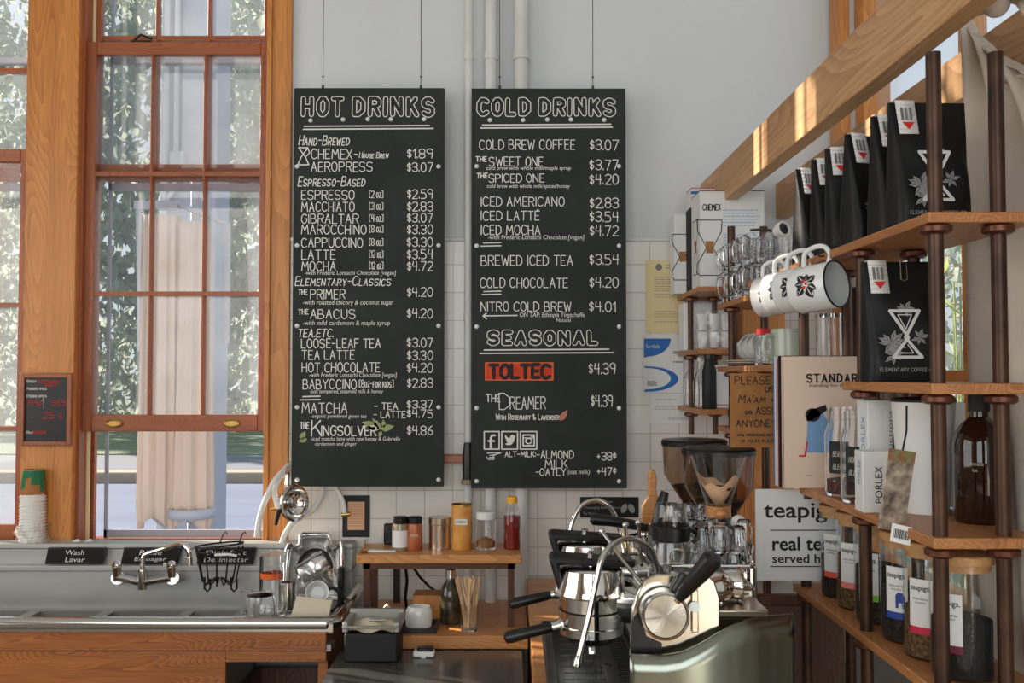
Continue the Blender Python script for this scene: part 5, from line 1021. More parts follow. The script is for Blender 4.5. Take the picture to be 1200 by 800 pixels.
# ---- coffee bags
def coffee_bag(w_=.145, h=.235, d=.075):
    t = thing('coffee_bag', 'x', 'coffee bag')
    m = MB(); nu, nv = 40, 22
    def fn(u, v):
        a = 2*PI*u; c, s = math.cos(a), math.sin(a); e = .22+.25*v
        hw = w_/2*(1-.03*math.sin(PI*v)); hd = (d/2)*(1-v**1.6)*(1-.12*math.exp(-v*14))+.0035
        x = hw*math.copysign(abs(c)**e, c); y = hd*math.copysign(abs(s)**(.35+.4*(1-v)), s)
        y += .004*math.sin(9*v+5*x/w_)*(1-v)*v*2 + (.006*math.sin(5*u*2*PI+9*v)*v*(1-v))
        return (x, y, v*h)
    m.grid(fn, nu, nv); m.add([fn(k/nu, 0) for k in range(nu)], [tuple(range(nu))]); m.add([fn(k/nu, 1) for k in range(nu)], [tuple(range(nu))])
    m.build('pouch', 'bagblack', t, sharp=60)
    m = MB(); m.box(-w_/2*.99, w_/2*.99, -.0052, .0052, h-.022, h-.019); m.build('zip_seal', 'black', t)
    fy = lambda z: -((d/2)*(1-max(0, min(1, z/h))**1.6)*(1-.12*math.exp(-z/h*14))+.0035)-.0016
    def surf(u, z): return (u, fy(z)-.001-.0012*(1-abs(u)/w_), z)
    x0 = -w_/2+.010
    m = MB(); zs_ = [h+.003-k*.0095 for k in range(8)]
    for a, b_ in zip(zs_, zs_[1:]): e0, e1 = (h-a)*.03, (h-b_)*.03; m.add([(x0+e0, fy(a)-.0028, a), (x0+.036+e0, fy(a)-.0028, a), (x0+.036+e1, fy(b_)-.0028, b_), (x0+e1, fy(b_)-.0028, b_)], [(0, 1, 2, 3)])
    m.add([(x0, fy(h)-.0028, h+.003), (x0+.036, fy(h)-.0028, h+.003), (x0+.036, .009, h+.003), (x0, .009, h+.003)], [(0, 1, 2, 3)]); m.add([(x0, .009, h+.003), (x0+.036, .009, h+.003), (x0+.036, .012, h-.05), (x0, .012, h-.05)], [(0, 1, 2, 3)])
    la = m.build('label', 'paper', t, solid=.0006)
    f3 = lambda u, z: (u, fy(z)-.0036, z)
    m = MB(); m.add([f3(x0+.008, h-.040), f3(x0+.032, h-.040), f3(x0+.0205, h-.055)], [(0, 1, 2)]); m.build('red_triangle', 'red', la, norm=False)
    m = MB()
    for k in range(3): hand(m, ('COLOMBIA', 'HUILA', 'WASHED')[k], x0+.008+k*.008, x0+.013+k*.008, h-.036, h-.012, .0007, lambda u, z: f3(u, z))
    m.build('label_text', 'inkgrey', la, norm=False)
    # hourglass emblem with leaves
    f4 = lambda u, z: (u, fy(z)-.0022, z)
    m = MB(); cz = .085
    A = [(-.028, cz+.052), (.028, cz+.052), (-.002, cz), (.028, cz-.038), (-.026, cz-.038), (.004, cz), (-.028, cz+.052)]
    def fine(p): 
        o_ = []
        for a, b_ in zip(p, p[1:]):
            o_ += [(a[0]+(b_[0]-a[0])*k/5, a[1]+(b_[1]-a[1])*k/5) for k in range(5)]
        return o_+[p[-1]]
    ribbon(m, fine(A), .006, f4); ribbon(m, fine([(-.013, cz+.044), (.013, cz+.044), (.0, cz+.016), (-.013, cz+.044)]), .002, f4); ribbon(m, fine([(-.012, cz-.030), (.012, cz-.030), (.002, cz-.014)]), .002, f4)
    m.build('emblem', 'whiteink', t, norm=False)
    rl = random.Random(9)
    for cx_, cz_, n, L_ in ((-.028, cz-.010, 10, .030), (.026, cz+.0, 6, .020), (.002, cz+.055, 7, .020), (-.026, cz-.034, 7, .022)):
        m = MB()
        for k in range(n):
            a = 2*PI*k/n+rl.random()*.5; p = Vector((cx_, cz_)); d_ = Vector((math.cos(a), math.sin(a)))*L_*rl.uniform(.75, 1); q_ = Vector((-d_.y, d_.x))*.2
            for s in (-1, 1): m.add([f4(*(p)), f4(*(p+d_*.5+q_*s)), f4(*(p+d_)), f4(*(p+d_*.5+q_*.12*s))], [(0, 1, 2, 3)])
        m.build('leaf_print', 'silverink', t, norm=False)
    m = MB(); hand(m, 'ELEMENTARY COFFEE CO.', -.052, .052, .020, .0265, .0010, f4); m.build('brand_text', 'silverink', t, norm=False)
    return t
bag = coffee_bag(); bag.location = (.772, 1.735, ZTOP+.0005); bag.rotation_euler = (0, 0, math.radians(2)); bag['label'] = 'black coffee bag on the top shelf behind the near post, first of the row'; bag['group'] = 'black coffee bags on the top shelf'
for k, (y, x, rz, lab) in enumerate(((1.835, .775, 8, 'black coffee bag standing second in the row on the top shelf'), (1.985, .770, 18, 'black coffee bag third in the top shelf row, just under the beam'), (2.09, .775, -3, 'black coffee bag fourth in the top shelf row, its label half turned'), (2.205, .778, 4, 'black coffee bag fifth in the top shelf row, label facing out'), (2.32, .770, 14, 'black coffee bag last in the top shelf row, beside the clip lamp'))):
    dup(bag, (x, y, ZTOP+.0005), math.radians(rz), lab)
b2 = dup(bag, (.760, 1.842, ZBAG+.0005), math.radians(-2), 'black coffee bag alone on the middle shelf with its hourglass emblem showing', 'x'); del b2['group']
m = MB(); m.tube([(0, 0, .04), (0, -.003, .0), (.006, -.003, -.003), (.012, -.003, 0), (.012, 0, .03)], .0012, 6); o = m.build('paper_clip', 'chrome'); o.location = (.760, 1.832, ZBAG+.20); tag(o, 'wire paper clip on the top edge of the lone coffee bag', 'paper clip')
# ---- hanging enamel mugs
def enamel_mug():
    t = thing('enamel_mug', 'x', 'mug'); r, h = .052, .095   # axis along local z, handle up the +x side
    m = MB(); m.lathe([(0, 0), (r*.93, 0), (r, .006), (r, h), (r-.002, h), (r-.002, .007), (0, .003)], 36); m.build('body', 'enamel', t)
    m = MB(); m.lathe([(r-.003, h-.001), (r-.0015, h+.0018), (r+.0012, h+.0005), (r+.0005, h-.002)], 36); m.build('rim', 'blackmatte', t)
    m = MB(); m.tube(smooth([(r-.002, 0, h*.84), (r+.016, 0, h*.90), (r+.034, 0, h*.78), (r+.038, 0, h*.52), (r+.028, 0, h*.26), (r-.002, 0, h*.2)]), .0055, 10); m.build('handle', 'enamel', t)
    m = MB(); rl = random.Random(4)
    def f(u, v): a = PI/2-.1+u/r; return ((r+.0006)*math.cos(a), (r+.0006)*math.sin(a), v)
    for off in (0, 2.1, -2.1):
        for a, L_, wd_ in ((.35, .036, .30), (1.0, .030, .26), (2.1, .028, .30), (3.0, .022, .3), (3.9, .030, .28), (4.7, .026, .3), (5.5, .034, .26)):
            p = Vector((off*r, .050)); d_ = Vector((math.cos(a), math.sin(a)))*L_; q_ = Vector((-d_.y, d_.x))*wd_
            for s in (-1, 1): m.add([f(*(p+d_*.2)), f(*(p+d_*.5+q_*s)), f(*(p+d_*.75+q_*s*.8)), f(*(p+d_)), f(*(p+d_*.55+q_*.15*s))], [(0, 1, 2, 3, 4)])
    m.build('leaf_print', 'ink', t, norm=False)
    m = MB()
    for off in (0, 2.1, -2.1):
        for dx, dz_ in ((0, .052), (.008, .046), (-.006, .045)): m.add([f(off*r+dx+.004*math.cos(k*PI/4), dz_+.004*math.sin(k*PI/4)) for k in range(8)], [tuple(range(8))])
    m.build('berry_print', 'red', t, norm=False)
    return t
mug = enamel_mug()
def mug_rot(yaw, tilt):
    ax = Vector((math.sin(yaw)*math.cos(tilt), -math.cos(yaw)*math.cos(tilt), math.sin(tilt))).normalized(); up = Vector((0, 0, 1)); xx = (up-ax*up.dot(ax)).normalized(); yy = ax.cross(xx)
    return Matrix((xx, yy, ax)).transposed()
for k, (px, py, Y, yaw, lab) in enumerate(((958, 337, 2.06, 40, 'white enamel mug with printed leaves hanging nearest, its mouth in view'), (938, 339, 2.19, 43, 'white enamel mug hanging second, right behind the one showing its mouth'), (922, 342, 2.32, 46, 'white enamel mug hanging third in the row of four'), (908, 346, 2.46, 50, 'white enamel mug hanging last in the row, beside the clear glass mugs'))):
    R = mug_rot(math.radians(yaw), math.radians(6)); c = at(px, py, Y)
    o = mug if k == 0 else dup(mug, (0, 0, 0)); o['label'] = lab; o['group'] = 'hanging enamel mugs'
    o.rotation_euler = (R @ Matrix.Rotation(.35*(k % 2)*0, 3, 'Z')).to_euler(); o.location = c-R @ Vector((0, 0, .047))
    hk = c+R @ Vector((.084, 0, .0)); m = MB(); m.tube([hk+Vector((0, 0, -.006)), hk+Vector((.006, 0, .002)), (hk.x+.012, hk.y, ZTOP-.009), (.692, hk.y, ZTOP-.009)], .002, 6); hkx = m.build('cup_hook', 'bronze', main, norm=True); hkx.matrix_parent_inverse = Matrix.Translation(main.location).inverted()
# ---- glass mugs two high
gm = thing('glass_mug', 'x', 'mug'); m = MB(); m.lathe([(0, .002), (.034, 0), (.038, .004), (.038, .022), (.040, .085), (.0415, .092), (.038, .092), (.036, .085), (.034, .024), (.03, .016), (0, .016)], 28); m.build('body', 'glass_thick', gm)
m = MB(); m.tube(smooth([(-.039, 0, .078), (-.055, 0, .080), (-.066, 0, .066), (-.066, 0, .036), (-.056, 0, .02), (-.037, 0, .018)]), .0055, 8); m.build('handle', 'glass_thick', gm)
first = True
for lev, cat_ in ((0, 'lower'), (1, 'upper')):
    for k in range(4):
        for xx_, rn in ((.738, 'front'), (.825, 'rear')):
            y = 3.10-k*.098; p = (xx_+random.uniform(-.003, .003), y, ZGL+.001+lev*.0935); lab = 'clear glass mug in the %s %s row of the double stack on the shelf' % (rn, cat_); grp = 'clear glass mugs, %s %s row' % (rn, cat_)
            if first: gm.location = p; gm['label'] = lab; gm['group'] = grp; gm.rotation_euler = (0, 0, .35); first = False
            else: dup(gm, p, random.uniform(.1, .6), lab, grp)
# ---- boxes on the far shelf
def carton(px0, px1, py0, Y, d, zb, lab, topm='white'):
    a = at(px0, py0, Y); w_ = (px1-px0)/FPX*Y; h = a.z-zb
    t = thing('carton', lab, 'box', (a.x+w_/2, Y, zb+.0005)); MB().box(-w_/2, w_/2, 0, d, 0, h).build('box', 'paper', t, .0015); MB().box(-w_/2, w_/2, 0, d, h+.0002, h+.003).build('top_flap', topm, t)
    return t, w_, h
def carafe_print(t, w_, h, side, cx, cz, s, name='carafe_print'):
    f = (lambda u, v: (-w_/2-.0008, -u, v)) if side else front(-.0008)
    P = [(-.5, 1), (-.48, .8), (-.12, .5), (-.5, .2), (-.52, .05), (-.4, 0), (.4, 0), (.52, .05), (.5, .2), (.12, .5), (.48, .8), (.5, 1), (-.5, 1)]
    m = MB(); ribbon(m, [(cx+a*s*.45, cz+b_*s) for a, b_ in P], .003, f); m.build(name, 'ink', t, norm=False)
    m = MB(); m.add([f(cx-.07*s, cz+.40*s), f(cx+.07*s, cz+.40*s), f(cx+.05*s, cz+.5*s), f(cx+.08*s, cz+.62*s), f(cx-.08*s, cz+.62*s), f(cx-.05*s, cz+.5*s)], [tuple(range(6))]); m.build('collar_print', 'kraft', t, norm=False)
t, w_, h = carton(820, 896, 224, 3.20, .15, ZA, 'large white box with printed text and a carafe picture, in front on the far shelf', 'darkwood')
m = MB(); r_ = random.Random(8)
for k in range(16):
    z = h*.80-k*.0105
    if k in (6, 7): continue
    x = -.03; 
    while x < .09-.02*r_.random(): l_ = r_.uniform(.006, .016); ribbon(m, [(x, z), (min(x+l_, .095), z)], .0022, front(-.0008)); x += l_+.004
m.build('printed_text', 'bluepale', t, norm=False); carafe_print(t, w_, h, 0, -.078, .04, .19); m = MB(); hand(m, 'CHEMEX', -.10, -.04, h*.80, h*.86, .003, front(-.0008)); m.build('box_title', 'ink', t, norm=False); carafe_print(t, w_, h, 1, .07-.145, .05, .19, 'side_print')
t, w_, h = carton(810, 842, 221, 3.36, .09, ZA, 'tall white box with a red top behind the large white box', 'red'); m = MB(); m.box(-w_/2-.001, w_/2, -.001, .0, h-.02, h-.01); m.build('stripe', 'blue', t); carafe_print(t, w_, h, 1, -.045, .06, .2, 'side_print')
t, w_, h = carton(790, 812, 252, 3.46, .09, ZA, 'narrow white box with a carafe outline, far left on the boxes shelf', 'white'); carafe_print(t, w_, h, 0, -.005, .05, .17)
o = MB().box(-.006, .006, -.05, .04, 0, .30).build('dark_folder', 'ink'); o.location = (at(806, 300, 3.42).x+.004, 3.40, ZA+.0005); tag(o, 'thin dark folder standing between the white boxes', 'folder')
# shelf B
t = thing('canister', 'pale grey box at the wall end of the shelf below the boxes', 'box', (at(808, 400, 3.45).x+.04, 3.45, ZB_+.0005)); MB().box(-.065, .10, -.03, .08, 0, .175).build('box', 'white', t, .003)
def soft_bag(lab, loc, w_, h, d):
    t = thing('plastic_bag', lab, 'bag', loc)
    m = MB(); m.grid(lambda u, v: (w_/2*math.copysign(abs(math.cos(2*PI*u))**.5, math.cos(2*PI*u))*(1+.06*math.sin(17*v+9*u)), d/2*math.copysign(abs(math.sin(2*PI*u))**.6, math.sin(2*PI*u))*(1+.1*math.sin(13*u*2*PI+5*v)), h*v+.004*math.sin(20*u)), 40, 14); m.build('film', 'plastic_wrap', t)
    return t
sb = soft_bag('clear plastic bag of white cups beside the pale grey box', (.70, 3.25, ZB_+.001), .13, .13, .09)
m = MB()
for x in (-.04, .0, .04):
    for z in (.004, .066): m.lathe([(0, 0), (.014, 0), (.019, .055), (.0175, .055), (.0125, .003), (0, .003)], 16, (x, 0, z))
m.build('cups', 'papercup', sb)
# shelf C
for k, (px, y, h, lab) in enumerate(((801, 3.48, .17, 'clear swing bottle at the wall end of the lowest far shelf'), (812, 3.36, .165, 'clear bottle standing second on the lowest far shelf'))):
    t = thing('glass_bottle', lab, 'bottle', (at(px, 440, y).x+.028, y, ZC+.0005)); m = MB(); m.lathe([(0, 0), (.026, 0), (.029, .005), (.029, h*.55), (.013, h*.78), (.012, h), (.0105, h), (.011, h*.78), (.027, h*.55), (.027, .007), (0, .005)], 24); m.build('body', 'glass_thick', t); m = MB(); m.lathe([(0, h-.002), (.0125, h-.002), (.0125, h+.012), (0, h+.012)], 16); m.build('stopper', 'white', t)
t = thing('sleeve_card', 'white card with a thin red frame behind the black bottle', 'card', (.735, 3.30, ZC+.0005)); MB().box(-.045, .045, 0, .004, 0, .15).build('card', 'paper', t); m = MB(); ribbon(m, [(-.038, .01), (.038, .01), (.038, .14), (-.038, .14), (-.038, .01)], .003, front(-.0006)); m.build('red_frame', 'red', t, norm=False)
t = thing('black_bottle', 'tall matte black flask at the front of the lowest far shelf', 'flask', (.672, 3.20, ZC+.0005)); m = MB(); m.lathe([(0, 0), (.022, 0), (.024, .004), (.024, .13), (.016, .155), (.016, .175), (0, .178)], 24); m.build('body', 'blackmatte', t); m = MB(); m.lathe([(0, .172), (.018, .172), (.018, .19), (0, .192)], 20); m.build('cap', 'black', t)
# low shelf: brewer jar
t = thing('brew_jar', 'small clear server with a black band on the shelf left of the kraft sign', 'server', (.735, 3.06, ZLOW+.0005)); m = MB(); jar_lathe(m, .030, .125, .002, .022); m.build('body', 'glass_thick', t); m = MB(); m.lathe([(.0305, .03), (.032, .032), (.032, .055), (.0305, .057)], 24); m.build('band', 'black', t); m = MB(); m.lathe([(0, .0), (.027, .008), (.027, .028), (0, .028)], 20); m.build('coffee', 'copper', t)
# plates shelf
PLZ = ZPL+.0005
cupn = thing('cup', 'x', 'cup'); m = MB(); m.lathe([(0, 0), (.022, 0), (.030, .01), (.043, .05), (.041, .05), (.028, .011), (.021, .003), (0, .003)], 28); m.build('body', 'ceramic', cupn); m = MB(); m.tube([(.040, 0, .042), (.058, 0, .04), (.058, 0, .024), (.033, 0, .016)], .004, 8); m.build('handle', 'ceramic', cupn)
for k, (y, lab) in enumerate(((3.06, 'white cup lying on its side, first of three above the kraft sign'), (2.99, 'white cup lying on its side, middle of three above the kraft sign'), (2.92, 'white cup lying on its side next to the pale green mug'))):
    o = cupn if k == 0 else dup(cupn, (0, 0, 0)); o['label'] = lab; o['group'] = 'white cups lying on their sides'; o.location = (.745, y, PLZ+.052); o.rotation_euler = (math.radians(80), math.radians(0), math.radians(28))
sau = thing('saucer', 'white saucer under the lying cups, upper one', 'saucer', (.75, 2.98, PLZ+.006)); m = MB(); m.lathe([(0, 0), (.035, 0), (.066, .010), (.067, .012), (.035, .003), (0, .003)], 32, squash=1.6); m.build('plate', 'ceramic', sau); dup(sau, (.752, 2.98, PLZ), 0, 'white saucer under the lying cups, lower one'); 
t = thing('mug', 'pale green ceramic mug with its handle to the left above the magazine', 'mug', (.775, 2.62, PLZ)); m = MB(); m.lathe([(0, 0), (.044, 0), (.049, .006), (.050, .05), (.050, .100), (.047, .100), (.046, .01), (0, .006)], 32); m.build('body', 'mint', t); m = MB(); m.tube(smooth([(-.048, -.01, .082), (-.072, -.02, .078), (-.078, -.02, .05), (-.07, -.02, .026), (-.047, -.01, .018)]), .007, 10); m.build('handle', 'mint', t)
t = thing('glass_canister', 'straight clear glass canister right of the pale green mug', 'canister', (.845, 2.50, PLZ)); m = MB(); jar_lathe(m, .034, .125); m.build('body', 'glass_thick', t); m = MB(); m.lathe([(0, .125), (.036, .125), (.036, .135), (0, .137)], 24); m.build('lid', 'chrome', t)
t = thing('label_jar', 'little clear jar with red details behind the pale green mug', 'jar', (.745, 2.78, PLZ)); m = MB(); jar_lathe(m, .026, .09, .002, .02); m.build('body', 'glass_thick', t); m = MB(); m.lathe([(0, .09), (.022, .09), (.022, .108), (0, .11)], 20); m.build('lid', 'red', t)
t = thing('dark_crate', 'dark wooden rack standing behind the mugs at the back of the shelving', 'rack', (.97, 2.42, ZPL-.02)); 
m = MB(); m.box(-.09, .10, .0, .02, -.3, .22); m.build('back_board', 'darkwood', t); m = MB(); 
for x in (-.085, -.02, .04): m.box(x, x+.02, -.02, 0, -.3, .22)
for z in (-.02, .12): m.box(-.085, .10, -.024, -.002, z, z+.018)
m.build('slats', 'darkwood', t)
# clip lamp
c = at(918, 268, 2.62); t = thing('clip_lamp', 'small round white clip lamp with a dark face beside the coffee bags', 'lamp', tuple(c)); t.rotation_euler = (math.radians(78), 0, math.radians(25)); m = MB(); m.lathe([(0, -.03), (.014, -.03), (.021, -.01), (.0225, .004), (.019, .006), (.016, .0)], 24); m.build('housing', 'white', t); m = MB(); m.lathe([(.016, .001), (.010, -.004), (0, -.005)], 20); m.build('face', 'black', t); m = MB(); m.tube([(0, 0, -.03), (-.01, .02, -.06), (-.03, .03, -.10)], .004, 8); m.build('arm', 'iron', t)
# ---- kraft sign
a = at(856, 524, 2.605); b_ = at(925, 437, 2.605); w_, h = b_.x-a.x, b_.z-a.z
t = thing('kraft_sign', 'brown kraft card with handwritten PLEASE request hanging below the cup shelf', 'sign', (a.x, 2.605, a.z)); MB().box(0, w_, 0, .002, 0, h).build('card', 'kraft', t)
m = MB(); q = lambda px, py: (at(px, py, 2.605).x-a.x, at(px, py, 2.605).z-a.z); f = front(-.0006)
for s, x0, x1, y0, y1, wd, sl in (('PLEASE BE', 861, 921, 441, 450, .0022, 0), ('USE', 897, 912, 453, 459, .003, 0), ("Ma'am", 865, 896, 463, 472, .0022, .15), ('and', 904, 914, 466, 470, .0018, 0), ('or', 873, 881, 480, 485, .0024, 0), ('ASSUME', 886, 923, 477, 485, .0024, 0), ("ANYONE'S", 863, 912, 492, 500, .0024, 0), ('how pronouns matter', 864, 914, 507, 511, .0016, .1), ('ok folks please', 868, 910, 514, 518, .0014, .1)):
    p0, p1 = q(x0, y1), q(x1, y0); hand(m, s, p0[0], p1[0], p0[1], p1[1], wd, f, sl, 1)
m.build('handwriting', 'ink', t, norm=False)
# ---- magazines
Y = 2.215; a = at(919, 570, Y); zz = ZSTD+.0005; hM = at(919, 418, Y).z-zz
def magazine(nm, lab, x, y, w_, h, d, mcov, rz=0):
    t = thing('magazine', lab, 'magazine', (x, y, zz), rz); MB().box(.0, w_, 0, d, 0, h).build('pages', 'paper', t); m = MB(); m.box(-.001, w_+.001, -.001, 0, -.0, h+.001); m.box(-.0015, .0, -.001, d+.001, 0, h+.001); m.box(-.001, w_+.001, d, d+.001, 0, h+.001); m.build('cover', mcov, t); return t
M['covercream'] = mat('cream_cover', S(226, 200, 178), .6)
t = magazine('m', 'cream magazine titled STANDART standing in front of its pile', a.x, Y, .19, hM, .010, 'covercream')
m = MB(); vs = None; x0 = .052; zt_l = at(600, 447, Y).z-zz; zb_l = at(600, 438.5-.5+0, Y).z
zl0, zl1 = at(600, 447.5, Y).z-zz, at(600, 438.5, Y).z-zz
hand(m, 'STANDART', (947-919)/FPX*Y, (1014-919)/FPX*Y, zl0, zl1, .0040, front(-.0016), 0, None, 4.0, .0042)
sx = (947-919)/FPX*Y; wid = (1014-947)/FPX*Y
m.build('title', 'ink', t, norm=False)
m = MB(); typed(m, 'standing for the art of coffee', (949-919)/FPX*Y, (1030-919)/FPX*Y, at(600, 454.5, Y).z-zz, at(600, 449, Y).z-zz, front(-.0016)); m.build('subtitle', 'ink', t, norm=False)
q = lambda px, py: ((px-919)/FPX*Y, at(600, py, Y).z-zz); f = front(-.0016)
m = MB(); m.add([f(*q(953+9*math.cos(k*PI/8), 486+8*math.sin(k*PI/8))) for k in range(16)], [tuple(range(16))]); m.add([f(*q(*p)) for p in ((945, 492), (949, 481), (968, 474), (970, 480), (962, 486), (948, 494))], [tuple(range(6))]); m.build('cover_hair', 'ink', t, norm=False)
m = MB(); m.add([front(-.0013)(*q(*p)) for p in ((947, 491), (965, 484), (975, 500), (975, 530), (944, 530), (946, 510))], [tuple(range(6))]); m.build('cover_figure', 'bluepale', t, norm=False)
m = MB(); ribbon(m, [q(946, 518), q(943.5, 534), q(937, 534)], .0042, f); m.build('cover_red_mark', 'red', t, norm=False); m = MB(); ribbon(m, [q(944, 557), q(952, 557)], .001, f); m.build('cover_small_line', 'ink', t, norm=False)
for k, (mc, dx, dh, lab) in enumerate((('ink', -.004, .002, 'black-spined magazine right behind the STANDART cover'), ('red', -.002, -.006, 'red-spined magazine in the pile behind the STANDART cover'), ('paper', -.006, .001, 'white-spined magazine in the pile behind the STANDART cover'), ('blue', -.005, -.003, 'blue-spined magazine last in the pile behind the STANDART cover'))):
    magazine('m', lab, a.x+dx, Y+.0135+k*.0125, .19, hM+dh, .009, mc)
# ---- jars, boxes, tumbler, bottle on the magazine shelf
SZ = ZSTD+.0005
for k, (x, y, lab, r, h) in enumerate(((.735, 2.085, 'open mason jar with a chalk label beside the magazine', .042, .195), (.730, 1.975, 'open mason jar with a dark label behind the white boxes', .040, .19))):
    t = thing('mason_jar', lab, 'jar', (x, y, SZ)); m = MB(); m.lathe([(0, 0), (r*.9, 0), (r, .008), (r, h*.70), (r*.80, h*.83), (r*.80, h), (r*.80-.003, h), (r*.80-.003, h*.83), (r-.003, h*.69), (r-.003, .01), (r*.88, .006), (0, .006)], 28); m.build('body', 'glass_thick', t)
    m = MB()
    for z in (.86, .91, .97): m.lathe([(r*.80, h*z-.003), (r*.85, h*z), (r*.80, h*z+.003)], 28)
    m.build('thread', 'glass', t)
    m = MB(); A0, A1 = -PI*.86, -PI*.54
    for i in range(8):
        a, b_ = A0+(A1-A0)*i/8, A0+(A1-A0)*(i+1)/8; q_ = r+.0008; m.add([(q_*math.cos(a), q_*math.sin(a), h*.26), (q_*math.cos(b_), q_*math.sin(b_), h*.26), (q_*math.cos(b_), q_*math.sin(b_), h*.62), (q_*math.cos(a), q_*math.sin(a), h*.62)], [(0, 1, 2, 3)])
    m.build('chalk_label', 'board', t, norm=False)
    m = MB(); fL = lambda u, v: ((r+.0014)*math.cos(-PI*.70+u/r), (r+.0014)*math.sin(-PI*.70+u/r), v)
    for i in range(2): hand(m, ('beans', 'house')[k] if i == 0 else 'blend', -.012, .012, h*(.45-.14*i), h*(.53-.14*i), .0014, fL, .2, 1)
    m.build('label_text', 'chalk_dim', t, norm=False)
    if k == 0: m = MB(); m.lathe([(0, .008), (r-.005, .008), (r-.005, .035), (0, .042)], 24); m.build('beans', mat('red_beans', S(96, 36, 26), .6, noise=(90, S(50, 22, 18))), t)
def porlex(x, y, w_, d, h, lab, rz, txt=True):
    t = thing('carton', lab, 'box', (x, y, SZ), rz); MB().box(-w_/2, w_/2, -d/2, d/2, 0, h).build('box', 'white', t, .0015)
    m = MB(); fv = lambda u, v: (-v, -d/2-.0008, u)       # text runs upwards
    if txt:
        typed(m, 'PORLEX', h*.16, h*.76, -.004, .010, fv); typed(m, 'TALL', h*.36, h*.60, -.016, -.009, fv); typed(m, 'COFFEE GRINDER', h*.16, h*.78, -.027, -.023, fv)
    else: typed(m, 'Instructions', h*.3, h*.9, -.024, -.016, fv)
    m.build('lettering', 'ink' if txt else 'inkgrey', t, norm=False)
    m = MB(); fs_ = lambda u, v: (-w_/2-.0008, v, u); typed(m, 'PORLEX', h*.45, h*.85, -d*.25, d*.1, fs_); m.build('side_lettering', 'bluepale', t, norm=False)
porlex(.712, 1.845, .066, .05, .118, 'white box lettered PORLEX TALL in front of the tumbler', math.radians(-3)); porlex(.742, 1.925, .052, .05, .215, 'taller white box behind the PORLEX box, beside the mason jars', math.radians(4), False)
t = thing('tumbler', 'tall white travel tumbler tapering to its base on the shelf', 'tumbler', (.80, 1.83, SZ)); m = MB(); m.lathe([(0, 0), (.042, 0), (.044, .005), (.058, .212), (.0585, .214), (.056, .214), (.042, .008), (0, .005)], 36); m.build('body', 'white', t); m = MB(); m.lathe([(.056, .2135), (.059, .2135), (.0595, .219), (.05, .222), (0, .222)], 36); m.build('lid', 'blackmatte', t)
a = at(1051, 575, 1.70); t = thing('hang_tag', 'clear picture tag on a dark cord hanging in front of the white tumbler', 'tag', (a.x, 1.70, a.z)); t.rotation_euler = (0, math.radians(9), 0)
M['photo'] = mat('tag_photo', S(190, 172, 150), .4, noise=(46, S(70, 60, 52)), coat=.4); m = MB(); m.box(-.024, .024, 0, .003, -.072, .074); m.build('picture', 'photo', t, .001); m = MB(); m.box(-.024, .024, -.001, 0, .052, .074); m.build('green_top', mat('tag_green', S(120, 140, 90), .5, noise=(60, S(150, 70, 50))), t)
m = MB(); m.tube([(0, 0, .074), (.006, .01, .11), (.004, .02, .155)], .0018, 6); m.build('cord', 'ink', t)
a = at(1045, 611, 1.66); t = thing('price_tag', 'small white tag with a barcode on the shelf edge under the picture tag', 'price tag', (a.x, XF and 1.66, a.z)); t.location = (.682, 1.655, ZSTD-.012); t.rotation_euler = (0, math.radians(8), math.radians(-38)); MB().box(-.017, .017, -.002, 0, -.016, .016).build('tag', 'paper', t)
m = MB(); r_ = random.Random(1); x = -.012
while x < .012: wd = r_.uniform(.0006, .0018); m.add([(x, -.0026, -.008), (x+wd, -.0026, -.008), (x+wd, -.0026, .008), (x, -.0026, .008)], [(0, 1, 2, 3)]); x += wd+r_.uniform(.0006, .0014)
m.build('barcode', 'ink', t, norm=False)
t = thing('amber_bottle', 'large amber glass bottle with a black cap between the near posts', 'bottle', (.850, 1.712, SZ)); m = MB(); m.lathe([(0, 0), (.042, 0), (.046, .006), (.046, .140), (.042, .160), (.030, .178), (.0165, .190), (.0155, .205), (0, .205)], 32); m.build('body', 'amber', t); m = MB(); m.lathe([(0, .200), (.0185, .200), (.0185, .232), (.017, .234), (0, .234)], 24); m.build('cap', 'blackmatte', t)
m = MB(); fB = lambda u, v: (.0466*math.cos(-PI*.66+u/.046), .0466*math.sin(-PI*.66+u/.046), v); typed(m, 'house', -.012, .008, .105, .112, fB); typed(m, 'ice', -.010, -.002, .094, .100, fB); m.build('lettering', 'chalk_dim', t, norm=False)
t = thing('carton', 'pale box with dark upright lettering behind the amber bottle', 'box', (.905, 1.90, SZ)); MB().box(-.045, .012, 0, .08, 0, .21).build('box', 'white', t, .002); m = MB(); typed(m, 'FILTERS', .13, .19, -.004, .005, lambda u, v: (-v-.018, -.0008, u)); m.build('lettering', 'ink', t, norm=False)
t = thing('glass_bottle', 'slim clear bottle with a blue sleeve between the tumbler and the amber bottle', 'bottle', (.845, 1.80-.005, SZ)); t.location = (.868, 1.80, SZ); m = MB(); m.lathe([(0, 0), (.017, 0), (.019, .004), (.019, .10), (.009, .13), (.009, .15), (0, .15)], 24); m.build('body', 'bluepale', t); m = MB(); m.lathe([(0, .148), (.0105, .148), (.0105, .162), (0, .162)], 16); m.build('cap', 'brass', t)
t = thing('picture_frame', 'small ornate card standing behind the white tumbler near the shelf above', 'card', (.83, 2.0, SZ)); MB().box(-.045, .045, 0, .003, 0, .235).build('card', 'photo', t)
